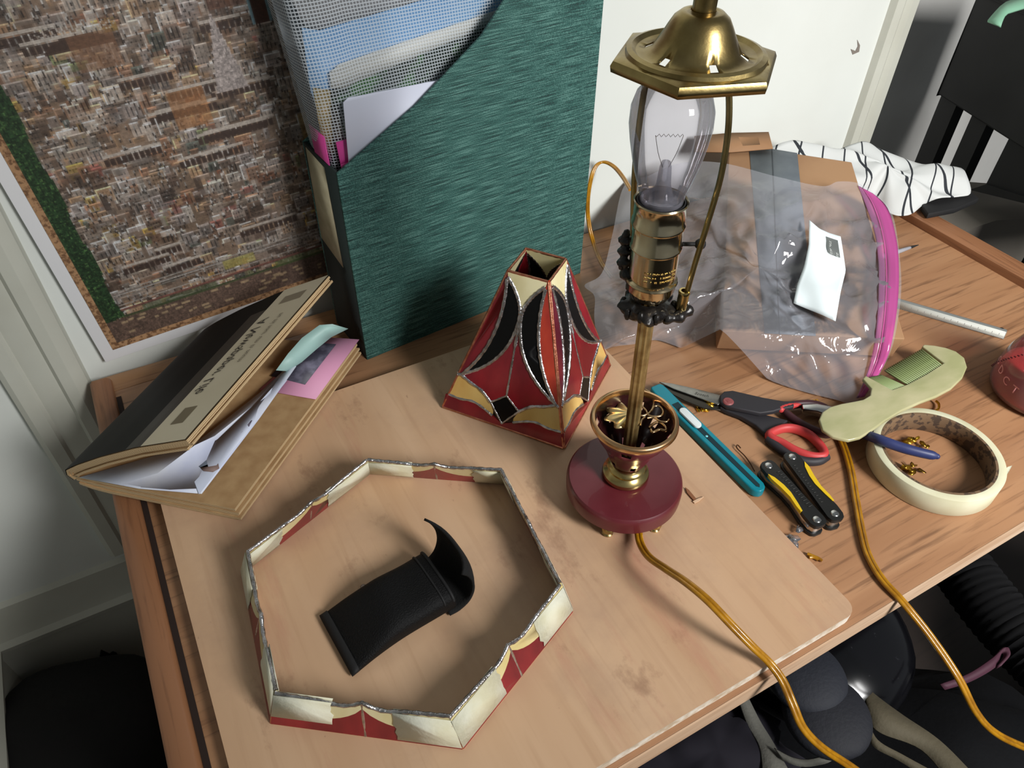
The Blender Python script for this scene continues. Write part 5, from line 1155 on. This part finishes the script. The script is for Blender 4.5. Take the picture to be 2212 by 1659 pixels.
def ribbon(name, label, L_pts, R_pts, z, mat, cat='strap'):
    a_ = spl([at(x, y, z) for x, y in L_pts], 6); b_ = spl([at(x, y, z-.004) for x, y in R_pts], 6); mb = MB(); n = len(a_)
    mb.add(a_+b_, [(i, i+1, n+i+1, n+i) for i in range(n-1)]); return tag(mb.build(name, mat, smooth=60, solid=.002), label, cat)
m_str = M('grey_webbing', (98, 97, 90), .8, bump=(300, .5)); m_tan = M('tan_webbing', (84, 77, 60), .8, bump=(200, .5))
ribbon('webbing_strap', 'grey webbing strap coming straight out from under the desk edge', [(1588, 1490), (1612, 1560), (1640, 1612), (1648, 1670)], [(1608, 1492), (1640, 1556), (1668, 1602), (1706, 1670)], -.12, m_str)
ribbon('webbing_strap', 'thin grey strap curving towards the round pads', [(1672, 1616), (1712, 1636), (1750, 1640), (1788, 1626), (1794, 1596)], [(1690, 1640), (1722, 1654), (1758, 1654), (1798, 1640), (1801, 1598)], -.115, m_str)
ribbon('webbing_strap', 'wide tan webbing strap running to the lower right', [(1856, 1468), (1892, 1502), (1950, 1545), (2030, 1600), (2110, 1680)], [(1870, 1512), (1880, 1560), (1905, 1585), (1990, 1620), (2060, 1700)], -.13, m_tan)
ribbon('webbing_strap', 'narrow tan strap lying over the wide tan strap', [(1872, 1552), (1896, 1598), (1950, 1630), (2020, 1668)], [(1864, 1556), (1884, 1610), (1940, 1642), (2000, 1680)], -.12, m_tan)
ribbon('webbing_strap', 'maroon padded handle loop sticking out at the right', [(2030, 1478), (2090, 1456), (2140, 1424), (2172, 1398), (2182, 1412), (2162, 1436)], [(2040, 1490), (2096, 1472), (2150, 1440), (2160, 1412), (2168, 1420), (2150, 1444)], -.12, M('maroon_webbing', (66, 30, 46), .7))
mb = MB(); ax = spl([at(x, y, -.18) for x, y in ((2080, 1230), (2140, 1310), (2212, 1390), (2280, 1460))], 16); mb.tube(ax, [.034+.0012*math.sin(i*2.2) for i in range(len(ax))], 20); tag(mb.build('ribbed_sleeve', M('ribbed_dark', (20, 20, 21), .9, spec=.1), smooth=60), 'dark ribbed sleeve lying over the bags at the right', 'sleeve')
blob('dark_cloth', 'dark purple cloth bundle below the middle of the board', 'cloth', at(1535, 1650, -.155), (.080, .075, .036), M('purple_dark', (18, 15, 26), .9), .3, 3, 9)
# ------------------------------------------------------------------ lower left, on the floor
blob('seat_cushion', 'black padded cushion lying on the floor by the skirting', 'cushion', at(160, 1608, -.48), (.145, .115, .09), M('black_plush', (13, 12, 12), .85, bump=(90, .6)), .10, 2, 2, FL)
blob('fabric_bundle', 'small black fabric bundle against the skirting behind the cushion', 'bundle', at(250, 1500, -.55)+V(0, .045, 0), (.026, .02, .05), m_black, .3, 3, 6, FL)
